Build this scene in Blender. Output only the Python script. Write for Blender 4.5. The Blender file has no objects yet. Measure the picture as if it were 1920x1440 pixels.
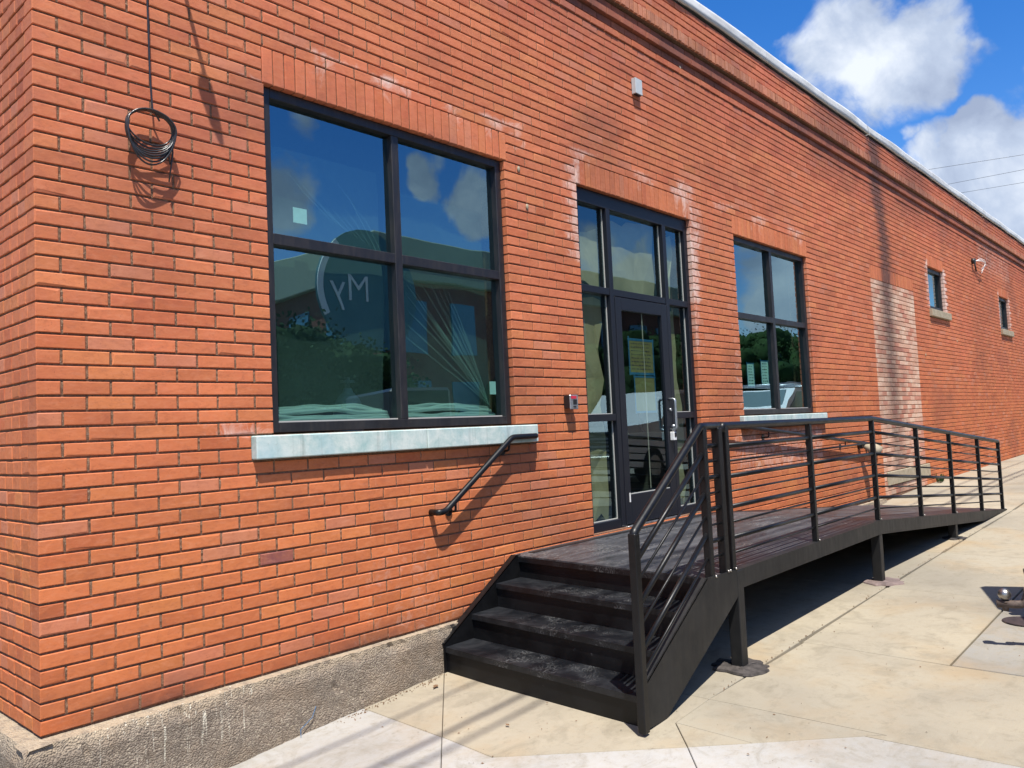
import bpy, math, random
import numpy as np
from mathutils import Vector, Matrix, noise as mnoise
random.seed(7)
R = math.radians
scene = bpy.context.scene
COL = scene.collection

# ------------------------------------------------------------------ camera
YAW, PIT, ROL, FPX = R(42.0386134), R(3.24003135), R(-2.63322403), 1505.39
C = Vector((-1.23224, -3.96526, 1.24068))
_f = Vector((math.cos(YAW)*math.cos(PIT), math.sin(YAW)*math.cos(PIT), math.sin(PIT)))
_r0 = Vector((math.sin(YAW), -math.cos(YAW), 0)); _u0 = _r0.cross(_f)
_r = _r0*math.cos(ROL)+_u0*math.sin(ROL); _u = -_r0*math.sin(ROL)+_u0*math.cos(ROL)
cam = bpy.data.cameras.new('camera'); camo = bpy.data.objects.new('camera', cam); COL.objects.link(camo)
M = Matrix((( _r.x, _u.x, -_f.x, C.x), (_r.y, _u.y, -_f.y, C.y), (_r.z, _u.z, -_f.z, C.z), (0, 0, 0, 1)))
camo.matrix_world = M
cam.sensor_width = 36; cam.sensor_fit = 'HORIZONTAL'; cam.lens = FPX/1920*36
cam.clip_start = 0.05; cam.clip_end = 2000
scene.camera = camo

def skydir(px, py):
    d = _f+_r*((px-960)/FPX)+_u*((720-py)/FPX)
    return d.normalized()
def proj(P):
    d = Vector(P)-C; z = d.dot(_f)
    if z < .1: return None
    return 960+FPX*d.dot(_r)/z, 720-FPX*d.dot(_u)/z

# ------------------------------------------------------------------ sun, sky, exposure
SUN = Vector((0.65, 1.0, -2.7)).normalized()          # direction the light travels
sun = bpy.data.lights.new('sun', 'SUN'); suno = bpy.data.objects.new('sun', sun); COL.objects.link(suno)
sun.energy = 4.3; sun.angle = R(.53); sun.color = (1.0, .955, .88)
suno.rotation_euler = SUN.to_track_quat('-Z', 'Y').to_euler()
scene.view_settings.view_transform = 'Standard'; scene.view_settings.look = 'None'
scene.view_settings.exposure = 0.86; scene.view_settings.gamma = 1
scene.view_settings.use_curve_mapping = False
SKY_STRENGTH = 0.115

world = bpy.data.worlds.new('World'); scene.world = world; world.use_nodes = True
def make_world():
    nt = world.node_tree; nt.nodes.clear(); N = nt.nodes.new; L = nt.links.new
    out = N('ShaderNodeOutputWorld')
    sky = N('ShaderNodeTexSky'); sky.sky_type = 'NISHITA'; sky.sun_disc = False
    to = -SUN
    sky.sun_elevation = math.asin(to.z); sky.sun_rotation = math.atan2(to.x, to.y)
    sky.air_density = 1.0; sky.dust_density = .3; sky.ozone_density = 1.8; sky.altitude = 200
    hs = N('ShaderNodeHueSaturation'); hs.inputs['Saturation'].default_value = 1.42
    hs.inputs['Value'].default_value = .92; hs.inputs['Hue'].default_value = .512
    L(sky.outputs[0], hs.inputs['Color'])
    bg = N('ShaderNodeBackground'); bg.inputs[1].default_value = SKY_STRENGTH
    L(hs.outputs[0], bg.inputs[0])
    tc = N('ShaderNodeTexCoord'); vec = tc.outputs['Generated']
    def math_(op, a, b=None, c=None, clamp=False):
        n = N('ShaderNodeMath'); n.operation = op; n.use_clamp = clamp
        for i, v in enumerate((a, b, c)):
            if v is None: continue
            if isinstance(v, (int, float)): n.inputs[i].default_value = v
            else: L(v, n.inputs[i])
        return n.outputs[0]
    def noise(scale, detail, rough, dist=0, w=None):
        n = N('ShaderNodeTexNoise'); n.inputs['Scale'].default_value = scale
        n.inputs['Detail'].default_value = detail; n.inputs['Roughness'].default_value = rough
        n.inputs['Distortion'].default_value = dist
        L(vec if w is None else w, n.inputs['Vector']); return n.outputs[0]
    sep = N('ShaderNodeSeparateXYZ'); L(vec, sep.inputs[0])
    # flatten the cloud lookup (clouds lie in a layer)
    zc = math_('ADD', math_('MAXIMUM', sep.outputs[2], 0.0), .22)
    cx = math_('DIVIDE', sep.outputs[0], zc); cy = math_('DIVIDE', sep.outputs[1], zc)
    cmb = N('ShaderNodeCombineXYZ'); L(cx, cmb.inputs[0]); L(cy, cmb.inputs[1]); cmb.inputs[2].default_value = 1.7
    n1 = noise(2.0, 9, .55, .3, cmb.outputs[0])
    n2 = noise(1.3, 4, .5, .2, cmb.outputs[0])
    nd = noise(7.0, 10, .6, .5)
    # cloud banks seen in the photograph: centre, angular radius (fraction of cos), weight
    total = None
    banks = [((1645, 85), .100, 1.0), ((1560, 85), .066, .9), ((1740, 75), .048, .85), ((1485, 100), .034, .7), ((1610, 150), .05, .8), ((1715, 125), .052, .85),
             ((1750, 285), .045, .9), ((1850, 275), .055, 1.0), ((1930, 315), .08, 1.1), ((1800, 350), .075, 1.0), ((1900, 420), .11, 1.1),
             ((1690, 250), .025, .8), ((1900, 160), .03, .3), ((2050, 330), .12, 1.1)]
    banks = [(skydir(*p), r_, w_) for p, r_, w_ in banks]
    # clouds behind the camera, the ones mirrored in the glass
    for p, r_, w_ in (((800, 305), .035, .85), ((530, 385), .055, .9), ((900, 370), .055, .85), ((550, 250), .03, .6), ((1420, 520), .06, .8),
                      ((1440, 600), .04, 1.0), ((1490, 590), .04, 1.0), ((1180, 500), .05, .9), ((1260, 520), .05, .9), ((1100, 470), .04, .8)):
        d = skydir(*p); banks.append((Vector((d.x, -d.y, d.z)), r_, w_))
    nw = N('ShaderNodeTexNoise'); nw.inputs['Scale'].default_value = 11; nw.inputs['Detail'].default_value = 5; L(vec, nw.inputs['Vector'])
    w0 = N('ShaderNodeVectorMath'); w0.operation = 'SUBTRACT'; L(nw.outputs['Color'], w0.inputs[0]); w0.inputs[1].default_value = (.5, .5, .5)
    w1_ = N('ShaderNodeVectorMath'); w1_.operation = 'MULTIPLY_ADD'; L(w0.outputs[0], w1_.inputs[0]); w1_.inputs[1].default_value = (.11, .11, .11); L(vec, w1_.inputs[2])
    for d, rad, wgt in banks:
        dist = N('ShaderNodeVectorMath'); dist.operation = 'DISTANCE'
        L(w1_.outputs[0], dist.inputs[0]); dist.inputs[1].default_value = d
        m = math_('SUBTRACT', 1.0, math_('DIVIDE', dist.outputs['Value'], rad), clamp=True)
        m = math_('MULTIPLY', math_('POWER', m, .7), wgt)
        total = m if total is None else math_('MAXIMUM', total, m)
    # region near the banks: elsewhere the free noise clouds take over
    dv = N('ShaderNodeVectorMath'); dv.operation = 'DISTANCE'; L(vec, dv.inputs[0]); dv.inputs[1].default_value = skydir(1700, 180)
    near = math_('SUBTRACT', 1.0, math_('MULTIPLY', math_('SUBTRACT', dv.outputs['Value'], .25), 5.0), clamp=True)
    d2 = skydir(760, 330); dv2 = N('ShaderNodeVectorMath'); dv2.operation = 'DISTANCE'; L(vec, dv2.inputs[0]); dv2.inputs[1].default_value = Vector((d2.x, -d2.y, d2.z))
    near2 = math_('SUBTRACT', 1.0, math_('MULTIPLY', math_('SUBTRACT', dv2.outputs['Value'], .32), 5.0), clamp=True)
    far_ = math_('SUBTRACT', 1.0, math_('MAXIMUM', near, near2))
    bankd = math_('ADD', total, math_('MULTIPLY', math_('MULTIPLY', math_('SUBTRACT', nd, .5), 1.7), math_('ADD', math_('MULTIPLY', total, 3.0), .12, clamp=True)))
    bankd = math_('MULTIPLY', math_('SUBTRACT', bankd, .19), 2.5, clamp=True)
    freed = math_('MULTIPLY', math_('SUBTRACT', n1, .46), 5.0, clamp=True)  # cover out of view raised to brighten and whiten the shadow fill
    den = math_('ADD', bankd, math_('MULTIPLY', freed, far_), clamp=True)
    sm = N('ShaderNodeMapRange'); sm.interpolation_type = 'SMOOTHSTEP'; L(den, sm.inputs[0])
    den = math_('MULTIPLY', sm.outputs[0], .96)
    # inner shading of the clouds
    sh = noise(9.0, 8, .55, .3)
    ramp = N('ShaderNodeValToRGB'); L(sh, ramp.inputs[0])
    e = ramp.color_ramp.elements; e[0].position = .36; e[0].color = (.26, .31, .42, 1)
    e[1].position = .66; e[1].color = (.62, .66, .72, 1)
    m2 = e = ramp.color_ramp.elements.new(.5); m2.color = (.38, .44, .55, 1)
    bc = N('ShaderNodeBackground'); L(ramp.outputs[0], bc.inputs[0]); bc.inputs[1].default_value = .84
    mix = N('ShaderNodeMixShader'); L(den, mix.inputs[0]); L(bg.outputs[0], mix.inputs[1]); L(bc.outputs[0], mix.inputs[2])
    L(mix.outputs[0], out.inputs[0])
make_world()

# ------------------------------------------------------------------ helpers
class MB:
    def __init__(s): s.v = []; s.f = []; s.c = {}; s.sm = []
    def add(s, vs, fs, smooth=False, **attrs):
        b = len(s.v); s.v += [tuple(v) for v in vs]
        s.f += [tuple(b+i for i in f) for f in fs]; s.sm += [smooth]*len(fs)
        for k, val in attrs.items():
            a = s.c.setdefault(k, [])
            while len(a) < b: a.append((0, 0, 0, 1))
            if isinstance(val, list): a += val
            else: a += [val]*len(vs)
    def box(s, x0, x1, y0, y1, z0, z1, bev=0, **kw):
        if x1 < x0: x0, x1 = x1, x0
        if y1 < y0: y0, y1 = y1, y0
        if z1 < z0: z0, z1 = z1, z0
        b = min(bev, (x1-x0)/2.01, (y1-y0)/2.01, (z1-z0)/2.01)
        if b <= 0:
            vs = [(x, y, z) for x in (x0, x1) for y in (y0, y1) for z in (z0, z1)]
            s.add(vs, [(0, 1, 3, 2), (4, 6, 7, 5), (0, 4, 5, 1), (2, 3, 7, 6), (0, 2, 6, 4), (1, 5, 7, 3)], **kw); return
        X = (x0, x1); Y = (y0, y1); Z = (z0, z1); vs = []; idx = {}
        for i in (0, 1):
            for j in (0, 1):
                for k in (0, 1):
                    for a in range(3):
                        p = [X[i], Y[j], Z[k]]
                        for q, t in enumerate((i, j, k)):
                            if q != a: p[q] += b if t == 0 else -b
                        idx[(i, j, k, a)] = len(vs); vs.append(p)
        g = lambda i, j, k, a: idx[(i, j, k, a)]
        fs = []
        for a in range(3):
            for t in (0, 1):
                o = [q for q in range(3) if q != a]
                ring = []
                for (m, n) in ((0, 0), (1, 0), (1, 1), (0, 1)):
                    c = [0, 0, 0]; c[a] = t; c[o[0]] = m; c[o[1]] = n; ring.append(g(*c, a))
                if (t == 0) != (a == 1): ring.reverse()
                fs.append(tuple(ring))
        for a in range(3):          # edges parallel to axis a
            o = [q for q in range(3) if q != a]
            for m in (0, 1):
                for n in (0, 1):
                    c0 = [0, 0, 0]; c0[o[0]] = m; c0[o[1]] = n; c1 = list(c0); c1[a] = 1
                    fs.append((g(*c0, o[0]), g(*c1, o[0]), g(*c1, o[1]), g(*c0, o[1])))
        for i in (0, 1):
            for j in (0, 1):
                for k in (0, 1): fs.append((g(i, j, k, 0), g(i, j, k, 1), g(i, j, k, 2)))
        s.add(vs, fs, **kw)
    def prism(s, pts, a, b, axis='y', **kw):   # polygon in the plane across axis, from a to b
        n = len(pts)
        mk = {'y': lambda p, t: (p[0], t, p[1]), 'x': lambda p, t: (t, p[0], p[1]), 'z': lambda p, t: (p[0], p[1], t)}[axis]
        vs = [mk(p, a) for p in pts]+[mk(p, b) for p in pts]
        fs = [tuple(range(n)), tuple(range(2*n-1, n-1, -1))]+[(i, i+n, (i+1) % n+n, (i+1) % n) for i in range(n)]
        s.add(vs, fs, **kw)
    def tube(s, pts, r, seg=12, cap=True, **kw):
        pts = [Vector(p) for p in pts]; n = len(pts); vs = []; fs = []
        rr = r if isinstance(r, (list, tuple)) else [r]*n
        t0 = (pts[1]-pts[0]).normalized()
        up = Vector((0, 0, 1)) if abs(t0.z) < .9 else Vector((1, 0, 0))
        nrm = t0.cross(up).normalized()
        for i, p in enumerate(pts):
            ta = (pts[i]-pts[i-1]).normalized() if i else t0
            tb = (pts[i+1]-pts[i]).normalized() if i < n-1 else ta
            t = (ta+tb).normalized()
            nrm = (nrm-t*nrm.dot(t)).normalized(); bn = t.cross(nrm)
            k = 1/max(.5, ta.dot(t))
            for j in range(seg):
                an = 2*math.pi*j/seg
                vs.append(p+(nrm*math.cos(an)+bn*math.sin(an))*rr[i]*(k if 0 < i < n-1 else 1))
        for i in range(n-1):
            for j in range(seg):
                fs.append((i*seg+j, i*seg+(j+1) % seg, (i+1)*seg+(j+1) % seg, (i+1)*seg+j))
        s.add(vs, fs, smooth=True, **kw)
        if cap:
            b = len(s.v)-len(vs)
            s.f.append(tuple(b+j for j in range(seg-1, -1, -1))); s.sm.append(False)
            s.f.append(tuple(b+(n-1)*seg+j for j in range(seg))); s.sm.append(False)
    def sphere(s, c, r, seg=12, rings=8, sc=(1, 1, 1), **kw):
        vs = []; fs = []
        for i in range(rings+1):
            th = math.pi*i/rings
            for j in range(seg):
                ph = 2*math.pi*j/seg
                vs.append((c[0]+r*sc[0]*math.sin(th)*math.cos(ph), c[1]+r*sc[1]*math.sin(th)*math.sin(ph), c[2]+r*sc[2]*math.cos(th)))
        for i in range(rings):
            for j in range(seg): fs.append((i*seg+j, (i+1)*seg+j, (i+1)*seg+(j+1) % seg, i*seg+(j+1) % seg))
        s.add(vs, fs, smooth=True, **kw)
    def build(s, name, mat, parent=None, **props):
        me = bpy.data.meshes.new(name); me.from_pydata(s.v, [], s.f); me.update()
        if any(s.sm): me.polygons.foreach_set('use_smooth', s.sm)
        for k, a in s.c.items():
            while len(a) < len(s.v): a.append((0, 0, 0, 1))
            at = me.color_attributes.new(k, 'FLOAT_COLOR', 'POINT')
            at.data.foreach_set('color', [q for c in a for q in c])
        me.materials.append(mat)
        o = bpy.data.objects.new(name, me); COL.objects.link(o)
        if parent is not None:
            o.parent = parent
            loc = Vector((0, 0, 0)); p = parent
            while p is not None: loc -= p.location; p = p.parent
            o.location = loc
        for k, val in props.items(): o[k] = val
        return o
def fillet(pts, r, n=5):
    pts = [Vector(p) for p in pts]; out = [pts[0]]
    for i in range(1, len(pts)-1):
        a, b, c = pts[i-1], pts[i], pts[i+1]
        d0 = (a-b); d1 = (c-b); q = min(r, d0.length*.45, d1.length*.45)
        p0 = b+d0.normalized()*q; p1 = b+d1.normalized()*q
        for k in range(n+1):
            t = k/n; out.append(p0*(1-t)**2+b*2*t*(1-t)+p1*t*t)
    out.append(pts[-1]); return out
def empty(name, loc, label, category, group=None):
    o = bpy.data.objects.new(name, None); COL.objects.link(o); o.location = loc; o.empty_display_size = .2
    o['label'] = label; o['category'] = category
    if group: o['group'] = group
    return o

# ------------------------------------------------------------------ materials
def mat(name, base=(.5, .5, .5), rough=.6, metal=0, spec=.5, build=None):
    m = bpy.data.materials.new(name); m.use_nodes = True; nt = m.node_tree
    b = nt.nodes['Principled BSDF']
    b.inputs['Base Color'].default_value = (*base, 1); b.inputs['Roughness'].default_value = rough
    b.inputs['Metallic'].default_value = metal; b.inputs['Specular IOR Level'].default_value = spec
    if build: build(NT(nt, b))
    return m
class NT:
    def __init__(s, nt, b): s.nt = nt; s.b = b; s.geo = None
    def n(s, t, **kw):
        x = s.nt.nodes.new(t)
        for k, v in kw.items(): setattr(x, k, v)
        return x
    def l(s, a, b): s.nt.links.new(a, b)
    def pos(s):
        if s.geo is None: s.geo = s.n('ShaderNodeNewGeometry')
        return s.geo.outputs['Position']
    def scaled(s, sx, sy, sz):
        m = s.n('ShaderNodeMapping'); m.inputs['Scale'].default_value = (sx, sy, sz); s.l(s.pos(), m.inputs[0]); return m.outputs[0]
    def noise(s, scale, detail=4, rough=.55, dist=0, vec=None):
        x = s.n('ShaderNodeTexNoise'); x.inputs['Scale'].default_value = scale; x.inputs['Detail'].default_value = detail
        x.inputs['Roughness'].default_value = rough; x.inputs['Distortion'].default_value = dist
        s.l(s.pos() if vec is None else vec, x.inputs['Vector']); return x.outputs[0]
    def m(s, op, a, b=None, clamp=False):
        x = s.n('ShaderNodeMath', operation=op, use_clamp=clamp)
        for i, v in enumerate((a, b)):
            if v is None: continue
            if isinstance(v, (int, float)): x.inputs[i].default_value = v
            else: s.l(v, x.inputs[i])
        return x.outputs[0]
    def rng(s, v, a, b, c=0, d=1, smooth=False):
        x = s.n('ShaderNodeMapRange'); x.interpolation_type = 'SMOOTHSTEP' if smooth else 'LINEAR'
        s.l(v, x.inputs[0])
        for i, q in enumerate((a, b, c, d)): x.inputs[i+1].default_value = q
        return x.outputs[0]
    def mix(s, fac, a, b, blend='MIX'):
        x = s.n('ShaderNodeMix', data_type='RGBA', blend_type=blend)
        for inp, v in ((x.inputs[0], fac), (x.inputs[6], a), (x.inputs[7], b)):
            if isinstance(v, (int, float)): inp.default_value = v
            elif isinstance(v, tuple): inp.default_value = (*v, 1)
            else: s.l(v, inp)
        return x.outputs[2]
    def attr(s, name):
        x = s.n('ShaderNodeAttribute', attribute_name=name); return x.outputs['Color']
    def sep(s, c):
        x = s.n('ShaderNodeSeparateColor'); s.l(c, x.inputs[0]); return x.outputs
    def bump(s, h, strength=.5, dist=.005, chain=None):
        x = s.n('ShaderNodeBump'); x.inputs['Strength'].default_value = strength; x.inputs['Distance'].default_value = dist
        s.l(h, x.inputs['Height'])
        if chain is not None: s.l(chain, x.inputs['Normal'])
        return x.outputs[0]
    def color(s, c): s.l(c, s.b.inputs['Base Color'])
    def rough(s, c): s.l(c, s.b.inputs['Roughness'])
    def normal(s, c): s.l(c, s.b.inputs['Normal'])

def _brick(t):
    bc = t.attr('bc'); fx = t.sep(t.attr('fx'))
    n1 = t.noise(9, 5, .6); n2 = t.noise(55, 6, .7); n3 = t.noise(2.2, 3, .5)
    nst = t.noise(30, 5, .65, .4, t.scaled(.5, .5, 2.2))
    n5 = t.noise(24, 7, .72, .6, t.scaled(.7, 1, 1.3))
    c = t.mix(t.rng(n1, .3, .7), bc, (.56, .185, .055), 'MIX'); c = t.mix(.38, bc, c)
    c = t.mix(t.rng(n5, .50, .30, 0, .42), c, (.25, .085, .045)); c = t.mix(t.rng(n5, .52, .72, 0, .30), c, (.66, .29, .16))
    c = t.mix(t.rng(n2, .33, .42, .38, 0), c, (.22, .075, .035))
    c = t.mix(t.m('MULTIPLY', t.rng(n2, .62, .74), .30), c, (.68, .36, .23))
    c = t.mix(t.m('MULTIPLY', t.rng(nst, .5, .72), .28), c, (.62, .27, .16))
    c = t.mix(t.rng(n3, .35, .7, 0, .22), c, (.40, .085, .05))
    # small dark pits
    v = t.n('ShaderNodeTexVoronoi'); v.inputs['Scale'].default_value = 48; t.l(t.pos(), v.inputs['Vector'])
    pit = t.m('MULTIPLY', t.rng(v.outputs['Distance'], .10, .05), t.rng(t.noise(11, 2), .57, .62))
    c = t.mix(t.m('MULTIPLY', pit, .75), c, (.07, .025, .02))
    # soot and water stain with a shape of its own
    ns = t.noise(14, 6, .65)
    stain = t.m('MULTIPLY', fx[1], t.rng(ns, .12, .46), True)
    c = t.mix(t.m('MULTIPLY', stain, .85), c, (.075, .042, .038))
    # efflorescence
    ne = t.noise(9, 9, .75, 1.0)
    e = t.m('MULTIPLY', t.m('SUBTRACT', t.m('ADD', t.m('MULTIPLY', fx[0], 1.0), t.m('MULTIPLY', ne, 1.3)), .92), 2.2, True)
    e = t.m('MULTIPLY', e, t.m('MINIMUM', t.m('MULTIPLY', fx[0], 1.7), .72))
    c = t.mix(e, c, (.80, .66, .58))
    t.color(c)
    h = t.m('ADD', t.m('MULTIPLY', n2, .6), t.m('MULTIPLY', t.noise(180, 3, .6), .4))
    h = t.m('SUBTRACT', h, t.m('MULTIPLY', pit, .8))
    t.normal(t.bump(h, .55, .0035)); t.rough(t.rng(n2, .3, .7, .62, .9))
M_BRICK = mat('fired_clay_brick', rough=.8, spec=.25, build=_brick)
def _mortar(t):
    n = t.noise(90, 6, .7); n2 = t.noise(7, 4)
    c = t.mix(t.rng(n, .35, .65), (.10, .055, .038), (.30, .19, .125))
    c = t.mix(t.rng(n2, .4, .7, 0, .5), c, (.17, .062, .035))
    c = t.mix(t.rng(t.noise(160, 3), .70, .74), c, (.62, .56, .48))
    t.color(c); t.normal(t.bump(n, 1, .006))
M_MORTAR = mat('mortar', rough=.95, spec=.1, build=_mortar)
def _joint(t):
    n = t.noise(150, 6, .75)
    c = t.mix(t.rng(n, .36, .60), (.12, .06, .038), (.29, .17, .105)); c = t.mix(t.rng(t.noise(230, 3), .66, .70), c, (.66, .56, .44))
    t.color(c); t.normal(t.bump(n, 1, .006))
M_JOINT = mat('gritty_head_joint_mortar', rough=.95, spec=.1, build=_joint)
def _conc(t):
    at = t.attr('tone')
    n1 = t.noise(1.4, 5, .6); n2 = t.noise(18, 8, .7); n3 = t.noise(240, 3, .6); n4 = t.noise(.45, 3)
    c = t.mix(t.rng(n2, .3, .7), at, (.31, .26, .175)); c = t.mix(.40, at, c)
    c = t.mix(t.rng(n1, .50, .70, 0, .42), c, (.33, .21, .09))
    c = t.mix(t.rng(n4, .44, .62, 0, .50), c, (.17, .155, .13)); c = t.mix(t.rng(t.noise(4.5, 8, .7, .8), .50, .66, 0, .45), c, (.19, .165, .12)); c = t.mix(t.rng(t.noise(13, 9, .8, .3), .55, .70, 0, .40), c, (.16, .14, .11))
    c = t.mix(t.rng(n2, .58, .74, 0, .35), c, (.13, .11, .085))
    c = t.mix(t.rng(n3, .62, .72, 0, .35), c, (.10, .085, .07))
    v = t.n('ShaderNodeTexVoronoi'); v.inputs['Scale'].default_value = 14; t.l(t.pos(), v.inputs['Vector'])
    sp = t.m('MULTIPLY', t.rng(v.outputs['Distance'], .055, .03), t.rng(t.noise(5, 2), .55, .6))
    c = t.mix(t.m('MULTIPLY', sp, .8), c, (.10, .08, .06))
    c = t.mix(t.rng(t.noise(3.0, 9, .72, 1.2, t.scaled(.5, 2.0, 1)), .60, .66, 0, .25), c, (.36, .32, .24))
    t.color(c)
    bro = t.noise(60, 3, .6, 0, t.scaled(.06, 1.6, 1))
    h = t.m('ADD', t.m('MULTIPLY', n3, .5), t.m('MULTIPLY', bro, .8))
    t.normal(t.bump(h, .35, .003)); t.rough(t.rng(n2, .3, .7, .75, .95))
M_CONC = mat('pavement_concrete', rough=.9, spec=.2, build=_conc)
def _agg(t):
    v = t.n('ShaderNodeTexVoronoi'); v.inputs['Scale'].default_value = 120; t.l(t.pos(), v.inputs['Vector'])
    n = t.noise(5, 6, .65); n2 = t.noise(60, 5, .7)
    vc = t.sep(v.outputs['Color'])
    c = t.mix(vc[0], (.22, .175, .135), (.34, .28, .215))
    c = t.mix(t.rng(vc[1], .86, .90, 0, .7), c, (.48, .41, .31))
    c = t.mix(t.rng(n2, .36, .50, .5, 0), c, (.14, .11, .085))
    c = t.mix(t.rng(t.noise(2.3, 5, .65), .45, .62, 0, .55), c, (.15, .125, .10))
    c = t.mix(t.rng(n, .45, .68, 0, .5), c, (.30, .22, .15))
    sp = t.n('ShaderNodeSeparateXYZ'); t.l(t.pos(), sp.inputs[0])
    top = t.rng(sp.outputs[2], -.075, -.02)
    c = t.mix(t.m('MULTIPLY', top, t.rng(t.noise(20, 4), .3, .55)), c, (.40, .32, .225))
    fx = t.sep(t.attr('fx'))
    # whitewash runs
    w = t.noise(1, 5, .6, .3, t.scaled(60, 60, 2.2))
    c = t.mix(t.m('MULTIPLY', t.rng(w, .60, .64), fx[0], True), c, (.55, .50, .40))
    t.color(c)
    h = t.m('ADD', t.m('MULTIPLY', v.outputs['Distance'], -1.1), n2)
    t.normal(t.bump(h, .9, .008))
M_PLINTH = mat('exposed_aggregate_concrete', rough=.95, spec=.15, build=_agg)
def _steel(t):
    n = t.noise(6, 6, .65); n2 = t.noise(70, 5, .6)
    c = t.mix(t.rng(n, .45, .8, 0, .5), (.0040, .0042, .0050), (.013, .013, .014))
    t.color(c); t.rough(t.m('ADD', t.rng(n, .3, .7, .30, .44), t.rng(n2, .4, .7, 0, .08)))
    t.normal(t.bump(n2, .06, .001))
M_STEEL = mat('black_painted_steel', rough=.35, spec=.34, build=_steel)
def _fascia(t):
    n = t.noise(3, 6, .7, .5); n2 = t.noise(30, 6, .7, 0, t.scaled(1, 1, .25))
    c = t.mix(t.rng(n, .35, .75, 0, .9), (.009, .0095, .0105), (.025, .0245, .024))
    c = t.mix(t.rng(n2, .6, .75, 0, .35), c, (.06, .05, .035))
    t.color(c); t.rough(t.rng(n2, .3, .7, .42, .62))
M_FASCIA = mat('dusty_black_channel_steel', rough=.5, spec=.28, build=_fascia)
def _deck(t):
    sx = t.scaled(.45, 2.2, 1)
    n = t.noise(2.4, 9, .68, 1.0, sx); n2 = t.noise(11, 9, .75, 1.5, t.scaled(.6, 1.4, 1)); n3 = t.noise(120, 4, .6)
    c = t.mix(t.rng(n, .36, .68), (.014, .0145, .017), (.085, .087, .094))
    c = t.mix(t.rng(n2, .56, .68, 0, .55), c, (.23, .225, .215))
    # swirled boot prints
    w = t.n('ShaderNodeTexWave'); w.wave_type = 'RINGS'; w.inputs['Scale'].default_value = 9; w.inputs['Distortion'].default_value = 22
    w.inputs['Detail'].default_value = 3; w.inputs['Detail Scale'].default_value = 1.2; t.l(t.pos(), w.inputs['Vector'])
    pr = t.m('MULTIPLY', t.rng(w.outputs['Fac'], .80, .98), t.rng(t.noise(2.6, 3, .5), .50, .62))
    c = t.mix(t.m('MULTIPLY', pr, .35), c, (.30, .29, .27))
    t.color(c); t.rough(t.rng(n, .3, .7, .30, .60)); t.normal(t.bump(n3, .15, .0015))
M_DECK = mat('dusty_black_deck_plate', rough=.45, spec=.35, build=_deck)
def _tread(t):
    n = t.noise(4, 8, .7, .8); n3 = t.noise(120, 4, .6)
    c = t.mix(t.rng(n, .45, .75, 0, .8), (.006, .007, .009), (.032, .034, .038))
    w = t.n('ShaderNodeTexWave'); w.wave_type = 'RINGS'; w.inputs['Scale'].default_value = 11; w.inputs['Distortion'].default_value = 26
    w.inputs['Detail'].default_value = 3; w.inputs['Detail Scale'].default_value = 1.3; t.l(t.pos(), w.inputs['Vector'])
    sp = t.n('ShaderNodeSeparateXYZ'); t.l(t.pos(), sp.inputs[0])
    band = t.m('MULTIPLY', t.rng(sp.outputs[1], -1.35, -1.1), t.rng(sp.outputs[1], -.35, -.6))
    pr = t.m('MULTIPLY', t.rng(w.outputs['Fac'], .72, .98), t.m('MULTIPLY', band, t.rng(t.noise(6, 3, .5), .46, .60)))
    c = t.mix(t.m('MULTIPLY', pr, .38), c, (.20, .20, .195))
    t.color(c); t.rough(t.rng(n, .3, .7, .26, .50)); t.normal(t.bump(n3, .12, .001))
M_TREAD = mat('black_tread_plate', rough=.4, spec=.32, build=_tread)
def _riser(t):
    n = t.noise(3, 6, .7, .5); n2 = t.noise(30, 6, .7, .3)
    c = t.mix(t.rng(n, .4, .75, 0, .8), (.0040, .0042, .005), (.015, .0155, .017))
    c = t.mix(t.rng(n2, .66, .72, 0, .6), c, (.10, .10, .10))
    t.color(c); t.rough(t.rng(n, .3, .7, .3, .5))
M_RISER = mat('black_riser_plate', rough=.4, spec=.25, build=_riser)
def _frame(t):
    n = t.noise(5, 5, .6, 0, t.scaled(1, 1, 1)); n2 = t.noise(40, 5, .7, 0, t.scaled(1, 1, .15))
    c = t.mix(t.rng(n2, .45, .75, 0, .5), (.012, .0115, .014), (.05, .04, .034))
    t.color(c); t.rough(t.rng(n, .3, .7, .35, .6))
M_FRAME = mat('dark_bronze_frame', rough=.45, spec=.5, build=_frame)
M_DOORF = mat('black_door_aluminium', base=(.009, .010, .015), rough=.42, spec=.35)
M_SEAL = mat('pale_glazing_bead', base=(.45, .44, .40), rough=.5)
def _sill(t):
    n = t.noise(9, 8, .7, .4); n2 = t.noise(2.5, 4); n3 = t.noise(70, 5, .65)
    c = t.mix(t.rng(n, .32, .68), (.31, .45, .43), (.60, .64, .59))
    c = t.mix(t.rng(n2, .5, .72, 0, .6), c, (.34, .50, .55))
    c = t.mix(t.rng(n3, .60, .75, 0, .6), c, (.27, .31, .27))
    st = t.noise(1, 6, .65, .2, t.scaled(22, 6, 1.2)); c = t.mix(t.rng(st, .55, .72, 0, .55), c, (.20, .24, .22))
    t.color(c); t.normal(t.bump(n3, .4, .003))
M_SILL = mat('weathered_limestone_sill', rough=.85, spec=.2, build=_sill)
def _tan(t):
    n = t.noise(14, 7, .7); n2 = t.noise(3, 4)
    c = t.mix(t.rng(n, .3, .7), (.26, .215, .145), (.42, .36, .26)); c = t.mix(t.rng(n2, .5, .7, 0, .4), c, (.30, .30, .22))
    t.color(c); t.normal(t.bump(n, .4, .003))
M_TAN = mat('tan_limestone', rough=.9, spec=.2, build=_tan)
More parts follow.
